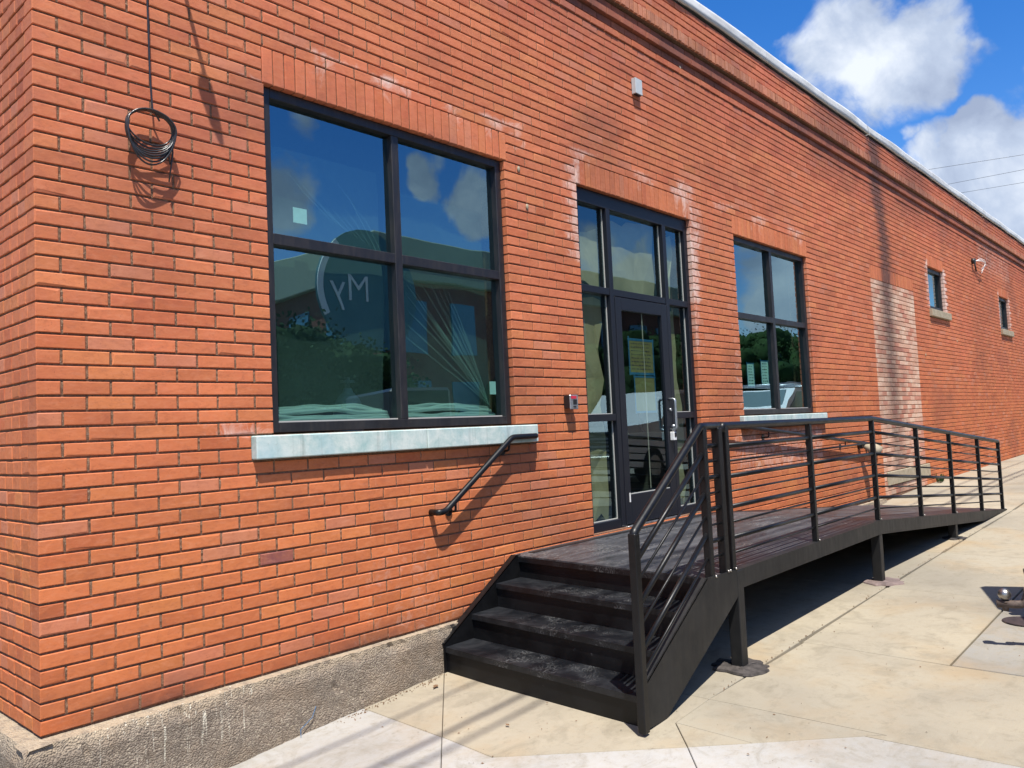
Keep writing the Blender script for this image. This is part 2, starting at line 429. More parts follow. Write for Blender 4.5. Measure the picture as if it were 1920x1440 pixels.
def _cop(t):
    n = t.noise(1.6, 6, .65, .6, t.scaled(1, 1, 2.5)); n2 = t.noise(9, 4)
    c = t.mix(t.rng(n, .35, .7), (.42, .42, .40), (.66, .66, .64)); t.color(c)
    t.normal(t.bump(t.noise(1.1, 2, .4, .4, t.scaled(1, 1, 2)), .45, .05))
M_COPE = mat('white_membrane_coping', rough=.45, spec=.4, build=_cop)

def _glass(name, tint, refl):
    m = bpy.data.materials.new(name); m.use_nodes = True; nt = m.node_tree; nt.nodes.clear(); N = nt.nodes.new; L = nt.links.new
    out = N('ShaderNodeOutputMaterial'); tr = N('ShaderNodeBsdfTransparent'); gl = N('ShaderNodeBsdfGlossy'); mx = N('ShaderNodeMixShader')
    tr.inputs[0].default_value = (*tint, 1); gl.inputs['Roughness'].default_value = 0.0; gl.inputs['Color'].default_value = (.62, .90, 1, 1)
    geo = N('ShaderNodeNewGeometry')
    nz = N('ShaderNodeTexNoise'); nz.inputs['Scale'].default_value = 1.6; nz.inputs['Detail'].default_value = 1; L(geo.outputs['Position'], nz.inputs['Vector'])
    bp = N('ShaderNodeBump'); bp.inputs['Strength'].default_value = .25; bp.inputs['Distance'].default_value = .006; L(nz.outputs[0], bp.inputs['Height'])
    L(bp.outputs[0], gl.inputs['Normal'])
    dt = N('ShaderNodeVectorMath'); dt.operation = 'DOT_PRODUCT'; L(geo.outputs['Normal'], dt.inputs[0]); L(geo.outputs['Incoming'], dt.inputs[1])
    def mm(op, a, b=None, c=None):
        x = N('ShaderNodeMath'); x.operation = op; x.use_clamp = op != 'SUBTRACT'
        for i, v in enumerate((a, b, c)):
            if v is None: continue
            if isinstance(v, (int, float)): x.inputs[i].default_value = v
            else: L(v, x.inputs[i])
        return x.outputs[0]
    k = mm('POWER', mm('SUBTRACT', 1.0, mm('ABSOLUTE', dt.outputs['Value'])), 4.0)
    k = mm('MULTIPLY_ADD', k, refl[0], refl[1])
    L(k, mx.inputs[0]); L(tr.outputs[0], mx.inputs[1]); L(gl.outputs[0], mx.inputs[2]); L(mx.outputs[0], out.inputs[0])
    return m
M_GLASS = _glass('tinted_window_glass', (.52, .74, .68), (.70, .26))
M_GLASSD = _glass('door_glass', (.66, .74, .66), (.75, .14))
def simple(name, base, rough=.6, metal=0, spec=.5, var=.15, sc=20, bump=.0):
    def f(t):
        n = t.noise(sc, 5, .6)
        t.color(t.mix(t.rng(n, .3, .7), tuple(b*(1-var) for b in base), tuple(min(1, b*(1+var)) for b in base)))
        if bump: t.normal(t.bump(n, bump, .003))
    return mat(name, base, rough, metal, spec, f)
def film(name, col, alpha, rough=.25):
    m = bpy.data.materials.new(name); m.use_nodes = True; nt = m.node_tree; nt.nodes.clear(); N = nt.nodes.new; L = nt.links.new
    out = N('ShaderNodeOutputMaterial'); tr = N('ShaderNodeBsdfTransparent'); p = N('ShaderNodeBsdfPrincipled'); mx = N('ShaderNodeMixShader')
    p.inputs['Base Color'].default_value = (*col, 1); p.inputs['Roughness'].default_value = rough
    mx.inputs[0].default_value = alpha
    L(tr.outputs[0], mx.inputs[1]); L(p.outputs[0], mx.inputs[2]); L(mx.outputs[0], out.inputs[0]); return m
M_FILM = film('clear_plastic_sheeting', (.70, .82, .78), .12, .2)
M_FOLD_HIGHLIGHT = film('fold_highlight_film', (.60, .76, .70), .17)  # denser film for strips standing in for highlights on the creases
M_FILM2 = film('bunched_plastic_sheeting', (.80, .88, .86), .42)
def _kraft(t):
    n = t.noise(3, 5, .6, .5); c = t.mix(t.rng(n, .3, .7), (.27, .25, .15), (.40, .37, .25)); t.color(c)
M_KRAFT = mat('kraft_masking_paper', rough=.8, build=_kraft)
M_PAPER = simple('white_paper', (.80, .86, .84), .8, var=.05)
M_YELLOW = simple('yellow_notice_paper', (.185, .175, .075), .8, var=.1)
M_TAPE = simple('blue_painters_tape', (.012, .12, .27), .6)
M_INK = mat('ink', (.05, .05, .07), .8)
M_INT = simple('dark_grey_interior_plaster', (.10, .12, .115), .9, var=.3, sc=2)  # dark grey-green base colour of the room walls
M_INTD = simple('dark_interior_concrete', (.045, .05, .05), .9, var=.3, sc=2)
M_GREY = simple('grey_painted_metal', (.46, .49, .49), .45, var=.06)
M_BLK = mat('black_plastic', (.012, .012, .013), .45)
M_RED = mat('red_sticker', (.55, .02, .05), .5)
M_SILV = simple('worn_silver_metal', (.42, .43, .44), .35, metal=.8, var=.2)
M_CHROME = simple('hitch_chrome', (.42, .40, .37), .38, metal=1, var=.2)
M_RUST = simple('rusty_steel', (.085, .06, .048), .75, var=.5, sc=50)
M_CABLE = simple('black_coax_cable', (.025, .026, .028), .28, var=.2)
M_COVER = simple('dark_cast_iron', (.035, .022, .02), .7, var=.4)
M_WHITE = simple('white_plastic', (.75, .74, .70), .5, var=.05)
M_GROUT = simple('black_grout_pad', (.05, .042, .038), .8, var=.6, sc=22, bump=.6)
M_PRIMER = simple('primer_stained_pad', (.17, .125, .115), .85, var=.35, sc=14, bump=.4)
M_ASPH = simple('asphalt', (.055, .055, .055), .9, var=.3, sc=60, bump=.5)
M_PAINTW = simple('white_vehicle_paint', (.78, .79, .79), .25, var=.03)
M_PAINTG = simple('dark_grey_vehicle_paint', (.06, .065, .07), .28, var=.05)
M_TYRE = mat('tyre_rubber', (.02, .02, .02), .85)
M_DGL = mat('vehicle_glass', (.16, .22, .23), .08)  # base colour lightened to stand for bright reflections in the glass
M_LEAF = simple('tree_leaf', (.022, .052, .014), .8, spec=.12, var=.4, sc=3)
M_BARK = simple('bark', (.12, .09, .06), .9, var=.3)
M_DRYLEAF = simple('dry_leaf', (.16, .09, .045), .8, var=.4)
M_WOODP = simple('pole_wood', (.16, .12, .09), .9, var=.3)
M_DBRICK = simple('dark_red_brickwork', (.20, .07, .05), .9, var=.25, sc=9)
M_CORN = simple('pale_green_cornice', (.30, .38, .30), .7, var=.1)
M_BLUEW = simple('blue_window', (.06, .22, .34), .25, var=.2)
M_SIGN = simple('teal_blue_sign_panel', (.05, .18, .22), .5, var=.1)

# ------------------------------------------------------------------ ground
GX = [-60, -3, .85, 1.38, 2.3, 3.27, 5.87, 8.28, 10.73, 13.6, 21.6, 60, 400]
GZ = [-.9, -.58, -.40, -.37, -.30, -.26, -.186, -.132, -.09, .005, .064, .3, 1.0]
def gz(x): return float(np.interp(x, GX, GZ))
# base sheet below the slabs, to the horizon
mb = MB(); xs = [-400, -60, -20, -3, .85, 1.38, 2.3, 3.27, 5.87, 8.28, 10.73, 13.6, 21.6, 30, 60, 120, 400]
ys = [-500, -60, -9.5, 60, 500]; vs = [(x, y, (gz(x) if x > -60 else -.9)-.035) for x in xs for y in ys]; ny = len(ys)
mb.add(vs, [(i*ny+j, (i+1)*ny+j, (i+1)*ny+j+1, i*ny+j+1) for i in range(len(xs)-1) for j in range(ny-1)], tone=(.16, .13, .10, 1))
mb.build('ground', M_CONC, kind='structure')
mb = MB(); vs = [(x, y, (gz(x) if x > -60 else -.9)-.028) for x in xs for y in (-16.5, -9.6)]
mb.add(vs, [(i*2, i*2+2, i*2+3, i*2+1) for i in range(len(xs)-1)]); mb.build('road', M_ASPH, kind='structure')

pave = bpy.data.objects.new('pavement', None); COL.objects.link(pave); pave['kind'] = 'structure'
WHT = (.40, .39, .375, 1); TAN = (.345, .302, .228, 1); TAN2 = (.335, .298, .230, 1); GRY = (.27, .26, .24, 1)
def slab(poly, tone, gap=.0018):
    n = len(poly); P = [Vector(p) for p in poly]
    ar = sum(P[i].x*P[(i+1) % n].y-P[(i+1) % n].x*P[i].y for i in range(n))
    if ar < 0: P.reverse()
    Q = []
    for i in range(n):
        a = (P[i]-P[i-1]).normalized(); b = (P[(i+1) % n]-P[i]).normalized()
        na = Vector((-a.y, a.x)); nb = Vector((-b.y, b.x)); m = (na+nb); m = m/max(.4, m.dot(na)) if m.length > .1 else na
        Q.append((P[i], m))
    mb = MB(); top = []; rim = []; low = []
    for p, m in Q:
        a = p+m*(gap+.0025); b = p+m*gap
        dz = random.uniform(-.0008, .0008)
        top.append((a.x, a.y, gz(a.x)+dz)); rim.append((b.x, b.y, gz(b.x)-.004)); low.append((b.x, b.y, gz(b.x)-.04))
    k_ = random.uniform(.96, 1.04); t = [c*k_ for c in tone[:3]]+[1]
    mb.add(top+rim+low, [tuple(range(n))]+[(i, n+i, n+(i+1) % n, (i+1) % n) for i in range(n)]+[(n+i, 2*n+i, 2*n+(i+1) % n, n+(i+1) % n) for i in range(n)], tone=tuple(t))
    return mb.build('slab', M_CONC, pave)
slab([(-3, -.02), (1.69, -.02), (1.66, -.75), (1.25, -1.18), (0, -2.45), (-3, -2.45)], WHT)
slab([(1.66, -.75), (1.63, -1.14), (2.19, -1.90), (1.0, -2.93), (.5, -2.95), (0, -2.45), (1.25, -1.18)], WHT)
slab([(2.19, -1.90), (2.72, -2.54), (2.75, -3.2), (2.77, -5), (-3, -5), (-3, -2.45), (0, -2.45), (.5, -2.95), (1.0, -2.93)], WHT)
slab([(1.69, -.02), (2.36, -.02), (1.66, -.75)], TAN)
slab([(2.36, -.02), (2.77, -.02), (2.77, -1.70), (2.40, -1.71), (2.19, -1.90), (1.63, -1.14), (1.66, -.75)], TAN)
slab([(2.40, -1.71), (2.38, -2.14), (2.19, -1.90)], TAN)
slab([(2.40, -1.71), (2.77, -1.70), (2.78, -2.62), (2.72, -2.54), (2.38, -2.14)], TAN2)
slab([(2.77, -1.70), (3.98, -1.74), (3.94, -2.60), (3.94, -5), (2.77, -5), (2.75, -3.2), (2.72, -2.54), (2.78, -2.62)], TAN)
cx_ = [3.98, 5.72, 7.42, 9.1, 10.8, 12.5, 14.2, 15.9, 17.6, 19.3, 21.0, 24, 27, 30, 36, 42, 50, 60]
for i in range(len(cx_)-1):
    a, b = cx_[i], cx_[i+1]
    slab([(a, -1.73), (b, -1.72), (b-.03, -2.61), (a-.03, -2.61)], TAN2 if i % 2 else TAN)
north = [2.77]+cx_
for i in range(len(north)-1):
    slab([(north[i], .02), (north[i+1], .02), (north[i+1], -1.71), (north[i], -1.70)], TAN if i % 2 else TAN2)
for i in range(0, len(cx_)-1):
    slab([(cx_[i]-.03, -2.62), (cx_[i+1]-.03, -2.62), (cx_[i+1]-.03, -6.0), (cx_[i]-.03, -6.0)], GRY)
for i in range(0, len(cx_)-1, 2):
    slab([(cx_[i]-.03, -6.0), (cx_[min(i+2, len(cx_)-1)]-.03, -6.0), (cx_[min(i+2, len(cx_)-1)]-.03, -9.5), (cx_[i]-.03, -9.5)], GRY)

# ------------------------------------------------------------------ the brick building
H = .0711; HB = .0600; P = .2146
OPEN = [(1.18, 3.19, 1.280, 3.27), (4.08, 5.95, .36, 3.27), (6.89, 8.89, 1.280, 3.27), (14.42, 15.47, 3.057, 3.838), (20.21, 21.26, 3.057, 3.838)]
SILLS = [(1.045, 3.385, 1.138, 1.280), (6.78, 9.12, 1.138, 1.280), (14.36, 15.65, 2.915, 3.057), (20.16, 21.36, 2.915, 3.057), (11.42, 13.62, .142, .355)]
SOLD = [(1.17, 3.22, 3.27, 3.484), (4.07, 5.965, 3.27, 3.484), (6.88, 8.92, 3.27, 3.484), (11.30, 13.47, 3.27, 3.484), (14.40, 15.50, 3.838, 4.052), (20.18, 21.30, 3.838, 4.052)]
HOLES = OPEN+SILLS+SOLD
XE = 31.0
bld = empty('brick_building', (0, 0, 0), 'long single storey red brick building with dark framed windows and a white parapet coping', 'building')

# mortar backing wall with openings and reveals
def wall_sheet(mb, y, x0, x1, z0, z1, openings, pad=.006):
    ops = [(a-pad, b+pad, c-pad, d+pad) for a, b, c, d in openings]
    X = sorted({x0, x1, *[o[0] for o in ops], *[o[1] for o in ops]}); Z = sorted({z0, z1, *[o[2] for o in ops], *[o[3] for o in ops]})
    for i in range(len(X)-1):
        for j in range(len(Z)-1):
            cx, cz = (X[i]+X[i+1])/2, (Z[j]+Z[j+1])/2
            if any(o[0] < cx < o[1] and o[2] < cz < o[3] for o in ops): continue
            mb.add([(X[i], y, Z[j]), (X[i+1], y, Z[j]), (X[i+1], y, Z[j+1]), (X[i], y, Z[j+1])], [(0, 1, 2, 3)])
    for a, b, c, d in ops:
        for q in ([(a, c), (a, d)], [(b, d), (b, c)], [(a, d), (b, d)], [(b, c), (a, c)]):
            (p0, q0), (p1, q1) = q
            mb.add([(p0, y, q0), (p1, y, q1), (p1, y+.26, q1), (p0, y+.26, q0)], [(0, 1, 2, 3)])
mb = MB()
wall_sheet(mb, .0085, .0085, XE, -.7, 5.5, OPEN)
mb.add([(.0085, .0085, -.7), (.0085, .0085, 5.5), (.0085, 6.2, 5.5), (.0085, 6.2, -.7)], [(0, 1, 2, 3)])
mb.box(.02, XE, -.046, .008, 5.052, 5.46)          # backing of the projecting parapet courses
wall = mb.build('wall', M_MORTAR, bld, label='brown raked mortar behind the brick face')

# brick colour and weathering --------------------------------------------------
def sstep(a, b, x):
    t = min(1, max(0, (x-a)/(b-a))) if a != b else float(x > a)
    return t*t*(3-2*t)
def bump_(x, a, b, s): return sstep(a-s, a, x)*(1-sstep(b, b+s, x))
rects_e = [(5.95, 6.0, 2.5, 3.1, .62, .20), (6.0, 6.1, 3.15, 3.35, .48, .28), (4.0, 4.07, 2.65, 3.4, .50, .16), (4.02, 4.07, 2.0, 2.4, .25, .05), (5.95, 6.0, 1.9, 2.4, .4, .06),
           (1.45, 1.75, 3.50, 3.56, .45, .05), (1.95, 2.25, 3.50, 3.56, .5, .05), (2.6, 2.75, 3.50, 3.56, .45, .06), (3.0, 3.3, 3.50, 3.56, .5, .05), (.95, 1.17, 3.28, 3.30, .4, .03), (4.0, 4.3, 3.50, 3.56, .45, .06), (4.9, 5.3, 3.5, 3.56, .42, .06), (5.7, 6.0, 3.5, 3.6, .5, .1), (6.5, 6.9, 3.5, 3.56, .4, .08), (7.4, 7.8, 3.5, 3.56, .42, .06), (8.3, 8.8, 3.5, 3.56, .45, .06),
           (14.30, 14.40, 3.1, 3.9, .6, .08), (15.48, 15.58, 3.1, 3.85, .7, .10), (20.10, 20.2, 3.1, 3.9, .6, .05), (21.27, 21.36, 3.1, 3.85, .6, .05),
           (.82, 1.17, 1.28, 1.33, .45, .03), (1.4, 3.0, .78, 1.0, .16, .15), (6.75, 6.88, 1.35, 3.2, .32, .04), (8.90, 8.98, 1.4, 3.2, .35, .04),
           (6.7, 9.0, .72, 1.05, .38, .2), (1.8, 2.5, .05, .45, .25, .3), (3.2, 3.7, .3, 1.0, .14, .3), (18.5, 21.5, 4.35, 4.8, .32, .5), (11.3, 13.4, 4.3, 4.9, .2, .5),
           (5.2, 11, 5.2, 5.45, .2, .1), (.13, .31, .432, .485, .42, .008), (3.3, 3.5, 3.4, 3.6, .35, .05)]
def eff(x, z):
    e = 0
    for a, b, c, d, w, s in rects_e:
        if a-s < x < b+s and c-s < z < d+s: e = max(e, w*bump_(x, a, b, s)*bump_(z, c, d, s))
    return e
def stain(x, z):
    s = 0
    if 10.5 < x < 14:
        xc = 12.07 if z < 3.9 else 12.07-.42*sstep(3.9, 5.5, z)
        if z < 3.27: xc += -.05
        wdt = .25 if z < 4.4 else .30
        s = max(s, 1.0*(1-sstep(wdt*.6, wdt*1.25, abs(x-xc)))*(.7+.3*sstep(.2, 3.0, z)))
        for dx, w_ in ((-.42, .05), (.38, .06), (.62, .035)):
            if z < 3.27+.8*(dx > 0): s = max(s, .5*(1-sstep(w_*.5, w_*1.6, abs(x-xc-dx*(1-.25*z/3.3)))))
        if 1.6 < z < 2.6 and z < 3.2: s = max(s, .45*bump_(x, 11.5, 12.2, .15)*bump_(z, 1.9, 2.5, .3))
    s = max(s, .30*sstep(.12, .55, mnoise.noise(Vector((x*.8, 11, z*1.1))))+.18*sstep(.2, .6, mnoise.noise(Vector((x*3.1, 21, z*4)))))
    # grimy cornice courses and blotches
    if z > 4.3:
        n = mnoise.noise(Vector((x*.55, 3.1, z*.9)))
        s = max(s, .55*sstep(4.35, 4.95, z)*sstep(-.25, .45, n)*(.6 if x < 6 else 1))
        if 4.83 < z < 5.05: s = max(s, .50+.35*sstep(-.2, .4, mnoise.noise(Vector((x*1.3, 0, 1)))))
    if z < .15 and x < 3.2: s = max(s, (.25+.55*sstep(-.3, .3, mnoise.noise(Vector((x*1.4, 1, 0)))))*(1-z/.16)*sstep(.2, .8, x+.3))
    return s
def brick_color(x, z, wallid=0):
    lift = sstep(0, 3.2, z)
    c = np.array((.515, .152, .052))*(1-lift)+np.array((.545, .168, .082))*lift
    r = mnoise.noise(Vector((x*.35, 7.7, z*.35)))
    r2 = mnoise.noise(Vector((x*1.1, 2.2, z*1.6)))
    c = c*(1+.13*r+.07*r2)*np.array((1, 1-.10*max(0, r2), 1))
    far = sstep(9, 20, x); c = c*(1-far*.10)*np.array((1, 1-.06*far, 1-.10*far))
    k = random.gauss(1, .075); c = c*max(.78, min(1.2, k))
    q = random.random()
    if q < .06: c = c*.6+np.array((.50, .24, .17))*.4
    elif q < .13: c = c*np.array((.90, .80, .76))
    elif q < .22: c = c*np.array((1.04, 1.16, 1.05))
    elif q < .26: c = c*np.array((.84, .76, .78))
    if wallid == 0 and 4.4 < z: c = c*np.array((.84, .78, .88))
    if wallid == 2: # pale infill bricks
        u = random.random()
        a = np.array((.62, .43, .32)); b = np.array((.52, .26, .19)); d = np.array((.70, .55, .42))
        c = a*(.9+.2*random.random()) if u < .5 else (b if u < .72 else d)
    return c
HJ = []
BR = []   # (score, builder args)
def put_brick(u0, u1, v0, v1, front, depth, plane='front', wid=0, e_add=0, colr=None):
    cu, cv = (u0+u1)/2, (v0+v1)/2
    px = (cu, front, cv) if plane == 'front' else (front, cu, cv)
    q = proj(px); score = 0
    if q and -25 < q[0] < 1945 and -25 < q[1] < 1465:
        d = (Vector(px)-C); nrm = Vector((0, 1, 0)) if plane == 'front' else Vector((1, 0, 0))
        score = (u1-u0)*(v1-v0)*abs(d.normalized().dot(nrm))/d.length_squared
    BR.append((score, u0, u1, v0, v1, front, depth, plane, wid, e_add, colr))
def emit_brick(mb, u0, u1, v0, v1, front, depth, plane, wid, e_add, colr):
    j = lambda a: random.uniform(-a, a)
    fr = front+j(.0016); b = .0032
    wv = mnoise.noise(Vector((u0*.45, v0*.6, 3)))*.0035+mnoise.noise(Vector((u0*2.5, v0*2, 9)))*.0009 if plane == 'front' and not (v1-v0) > .1 else 0
    v0 += wv; v1 += wv
    o = [(u0+j(.0009), v0+j(.0007)), (u1+j(.0009), v0+j(.0007)), (u1+j(.0009), v1+j(.0007)), (u0+j(.0009), v1+j(.0007))]
    chip = random.random() < .16; ci = random.randrange(4)
    inn = []
    for i, (a, c) in enumerate(o):
        bb = b*random.uniform(.7, 1.4)*(3.2 if chip and i == ci else 1)
        inn.append((a+(bb if i in (0, 3) else -bb), c+(bb if i < 2 else -bb)))
    t = [j(.0008) for _ in range(4)]
    L3 = [(inn[i][0], fr+t[i], inn[i][1]) for i in range(4)]+[(o[i][0], fr+b, o[i][1]) for i in range(4)]+[(o[i][0], fr+depth, o[i][1]) for i in range(4)]
    if plane == 'front': vs = L3
    else: vs = [(d, u, v) for u, d, v in L3]
    fs = [(0, 1, 2, 3)]+[(i, 4+i, 4+(i+1) % 4, (i+1) % 4) for i in range(4)]+[(4+i, 8+i, 8+(i+1) % 4, 4+(i+1) % 4) for i in range(4)]
    if plane != 'front': fs = [tuple(reversed(f)) for f in fs]
    xq = (u0+u1)/2 if plane == 'front' else 0
    c = brick_color(xq, (v0+v1)/2, wid) if colr is None else np.array(colr)*random.uniform(.93, 1.07)
    col = (float(c[0]), float(c[1]), float(c[2]), 1)
    fx = []
    for i in range(12):
        if plane == 'front': u, v = o[i % 4]; fx.append((min(1, eff(u, v)+e_add), stain(u, v), 0, 1))
        else: fx.append((e_add, .12*(v0 > 2.5), 0, 1))
    mb.add(vs, fs, bc=col, fx=fx)

def course(z0, z1, off, x0, x1, front, holes, joint=.0052, depth=.07, plane='front', left_corner=False):
    # cut the running bond course around the holes
    cuts = [(x0, x1)]
    for a, b, c, d in holes:
        if c < (z0+z1)/2 < d:
            new = []
            for s, e in cuts:
                if b <= s or a >= e: new.append((s, e)); continue
                if a > s: new.append((s, a))
                if b < e: new.append((b, e))
            cuts = new
    for s, e in cuts:
        js = [s]; k = math.floor((s/P)-off)
        while True:
            k += 1; xj = (k+off)*P
            if xj >= e: break
            if xj > s+.045 and xj < e-.045: js.append(xj+random.uniform(-.002, .002))
        js.append(e)
        for i in range(len(js)-1):
            u0, u1 = js[i], js[i+1]
            jt = .0115 if u0 < 1.1 else (.0115-.0045*sstep(1.1, 2.2, u0) if u0 < 2.2 else joint+.0015*(u0 < 7))
            a = u0+(jt/2 if i else 0); b = u1-(jt/2 if i < len(js)-2 else 0)
            if i == 0 and s > x0+.01: a = s+.001
            wid = 2 if (11.31 < (a+b)/2 < 13.46 and z1 < 3.27) else 0
            dp = depth
            if left_corner and i == 0 and s == x0: dp = .100 if left_corner == 1 else .125
            cc = (.16, .055, .07) if (abs(z0-8*H) < .01 and 1.09 < (a+b)/2 < 1.25) else None
            put_brick(a, b, z0, z1, front, dp, 'front', wid, colr=cc)
            if i and u0 < 9 and front == 0: HJ.append((u0, jt, z0, z1))
patch_split = [(11.31, 11.31), (13.46, 13.46)]
NK = 71
prot = {67: -.010, 68: -.004, 69: -.040, 70: -.020}
for k in range(NK):
    z0 = k*H; z1 = z0+HB; odd = k % 2
    # the pale infill breaks the bond: treat its edges as cuts
    hs = list(HOLES)
    if z1 < 3.27: hs = hs+[(11.3075, 11.3125, z0-.01, z1+.01), (13.4575, 13.4625, z0-.01, z1+.01)]
    fr = prot.get(k, 0)
    course(z0, z1, 0 if not odd else .5, 0 if fr == 0 else fr, XE, fr, hs, left_corner=1 if not odd else 2)
    # return wall, header courses
    y0 = .1035 if not odd else .1285
    y = y0
    while y < 3.4:
        w = .1072
        put_brick(y+.0015, y+w-.0015, z0, z1, 0 if fr == 0 else fr, .07, 'left'); y += w
for q in range(4):
    z0 = 5.175+q*H; course(z0, z0+HB, 0 if q % 2 else .5, -.060, XE, -.060, [], left_corner=1)
# random sub rows under the ground line are hidden by pavement further right: none needed
BR.sort(key=lambda t: -t[0])
mb = MB()
for u0, jt, z0, z1 in HJ:
    wv = mnoise.noise(Vector((u0*.45, z0*.6, 3)))*.0035; n = 4; vs = []; h0 = z0-.003; h1 = z1+.001
    for k in range(n+1):
        z = h0+(h1-h0)*k/n+wv; y = .0035+random.uniform(-.0022, .0022)+(.002 if k in (0, n) else 0)
        for x in (u0-jt/2-.001, u0+random.uniform(-.001, .001), u0+jt/2+.001): vs.append((x, y+random.uniform(0, .0012), z))
    mb.add(vs, [(k*3+i, k*3+i+1, k*3+i+4, k*3+i+3) for k in range(n) for i in (0, 1)])
mb.build('head_joints', M_JOINT, wall, kind='stuff', label='gritty brown mortar in the upright joints')
for t in BR[:300]:
    mb = MB(); emit_brick(mb, *t[1:]); mb.build('brick', M_BRICK, wall)
mb = MB()
for t in BR[300:]: emit_brick(mb, *t[1:])
# rowlock band under the parapet
x = -.05
while x < XE:
    w = .0715; c = (brick_color(x, 5.1)*.62+np.array((.42, .28, .19))*.38)*random.uniform(.72, 1.12)
    emit_brick(mb, x, x+w-.012, 5.058, 5.164, -.070+random.uniform(-.005, .004), .08, 'front', 0, .0, tuple(c)); x += w
mb.build('brick_courses', M_BRICK, wall, kind='stuff', label='the further and smaller looking courses of red brick')
# soldier course lintels, each brick its own piece
for (a, b, c, d), n in zip(SOLD, (28, 26, 28, 30, 15, 15)):
    m0 = MB(); m0.box(a+.003, b-.003, .0087, .07, c+.003, d-.004)
    lin = m0.build('lintel', M_MORTAR, bld)
    w = (b-a)/n
    for i in range(n):
        mb = MB(); col = brick_color((a+b)/2, 3.3)*np.array((1.02, 1.02, .95))
        emit_brick(mb, a+i*w+.0040, a+(i+1)*w-.0040, c+random.uniform(-.001, .001), d-.009, random.uniform(-.0015, .001), .075, 'front', 0, .12 if random.random() < .15 else 0, tuple(col))
        mb.build('brick', M_BRICK, lin)

# coping: wavy white membrane flashing in lapped lengths
def coping(x0, x1):
    mb = MB(); n = max(2, int((x1-x0)/.09)); prof = []
    for i in range(n+1):
        x = x0+(x1-x0)*i/n
        w = mnoise.noise(Vector((x*.8, 0, 0)))*.020+mnoise.noise(Vector((x*3.0, 5, 0)))*.008
        w2 = mnoise.noise(Vector((x*.9, 9, 0)))*.02
        zb = 5.485+w; ya = -.075+w*.5; 
        prof += [(x, -.060, zb+.004), (x, ya-.012, zb), (x, ya+w2*.4, zb+.07), (x, -.078+w2, 5.60), (x, -.070+w2, 5.632), (x, -.04, 5.642), (x, .30, 5.65), (x, .30, 5.45)]
    m = 8
    fs = [(i*m+j, (i+1)*m+j, (i+1)*m+j+1, i*m+j+1) for i in range(n) for j in range(m-1)]
    mb.add(prof, fs, smooth=True)
    mb.add(prof[:m], [tuple(range(m))]); mb.add(prof[-m:], [tuple(range(m))])
    mb.build('coping', M_COPE, bld)
for a, b in ((-.07, 4.0), (4.0, 7.9), (7.9, 11.47), (11.50, 15.0), (15.0, 18.95), (18.98, 23), (23, 31)): coping(a, b-.004)

# roof and rooms behind the glass
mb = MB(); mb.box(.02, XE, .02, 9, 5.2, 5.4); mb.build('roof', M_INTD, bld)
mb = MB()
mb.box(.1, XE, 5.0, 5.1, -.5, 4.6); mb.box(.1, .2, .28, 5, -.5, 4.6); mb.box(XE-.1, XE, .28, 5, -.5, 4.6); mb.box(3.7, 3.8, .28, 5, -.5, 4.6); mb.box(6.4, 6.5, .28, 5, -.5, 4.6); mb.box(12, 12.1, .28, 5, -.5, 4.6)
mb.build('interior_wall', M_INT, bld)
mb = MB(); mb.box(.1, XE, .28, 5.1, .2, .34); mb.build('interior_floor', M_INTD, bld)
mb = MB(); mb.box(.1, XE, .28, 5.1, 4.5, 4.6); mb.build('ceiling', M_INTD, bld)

# plinth of rough concrete
def plinth():
    mb = MB(); nx, nz = 300, 14; x0, x1 = -.095, 11.2
    def out(x): return .05+.05*(1-sstep(.3, 1.5, x))
    vs = []; fx = []
    prof = [(0, 0), (.35, 0), (.8, 0), (1, .06), (1, .14), (1, .22), (1, .3), (1, .38), (1, .46), (1, .55), (1, .64), (1, .73), (1, .85), (1, 1)]
    for i in range(nx+1):
        x = x0+(x1-x0)*(i/nx)**1.6
        for a, b in prof:
            o = out(x); zt = -.012
            z = zt-b*(.55); y = .02-(o+.02)*a
            nn = mnoise.noise(Vector((x*6, b*3, 0)))*.010+mnoise.noise(Vector((x*25, b*12, 3)))*.005
            pit = max(0, mnoise.noise(Vector((x*17, b*9, 8)))-.38)*.06
            if b > 0: y += nn+pit
            elif a > 0: z += nn*.6-.006*a
            if a == 1 and b < .1: y += .012
            vs.append((x, y, z))
            fx.append((bump_(x, .25, .95, .12)*(b < .45), 0, 0, 1))
    m = len(prof)
    mb.add(vs, [(i*m+j, i*m+j+1, (i+1)*m+j+1, (i+1)*m+j) for i in range(nx) for j in range(m-1)], fx=fx)
    vs = []; ny2 = 70
    for i in range(ny2+1):
        y = -.092+3.2*i/ny2
        for a, b in prof:
            z = -.012-b*.55; x = .02-.095*a-.02*a
            nn = mnoise.noise(Vector((1, y*6, b*3)))*.010+mnoise.noise(Vector((y*25, b*12, 3)))*.005
            if b > 0: x += nn
            elif a > 0: z += nn*.6-.006*a
            if a == 1 and b < .1: x += .012
            vs.append((x, y, z))
    mb.add(vs, [(i*m+j, (i+1)*m+j, (i+1)*m+j+1, i*m+j+1) for i in range(ny2) for j in range(m-1)], fx=(0, 0, 0, 1))
    mb.build('plinth', M_PLINTH, bld, label='rough exposed aggregate concrete footing below the bricks')
plinth()

# sills
def sill(parent, x0, x1, z0, z1, out, m, joints=()):
    xs = [x0, *joints, x1]
    for i in range(len(xs)-1):
        mb = MB(); mb.box(xs[i]+.002, xs[i+1]-.002, -out+random.uniform(-.001, .001), .09, z0+.004, z1-.010, bev=.006)
        mb.build('sill', m, parent)
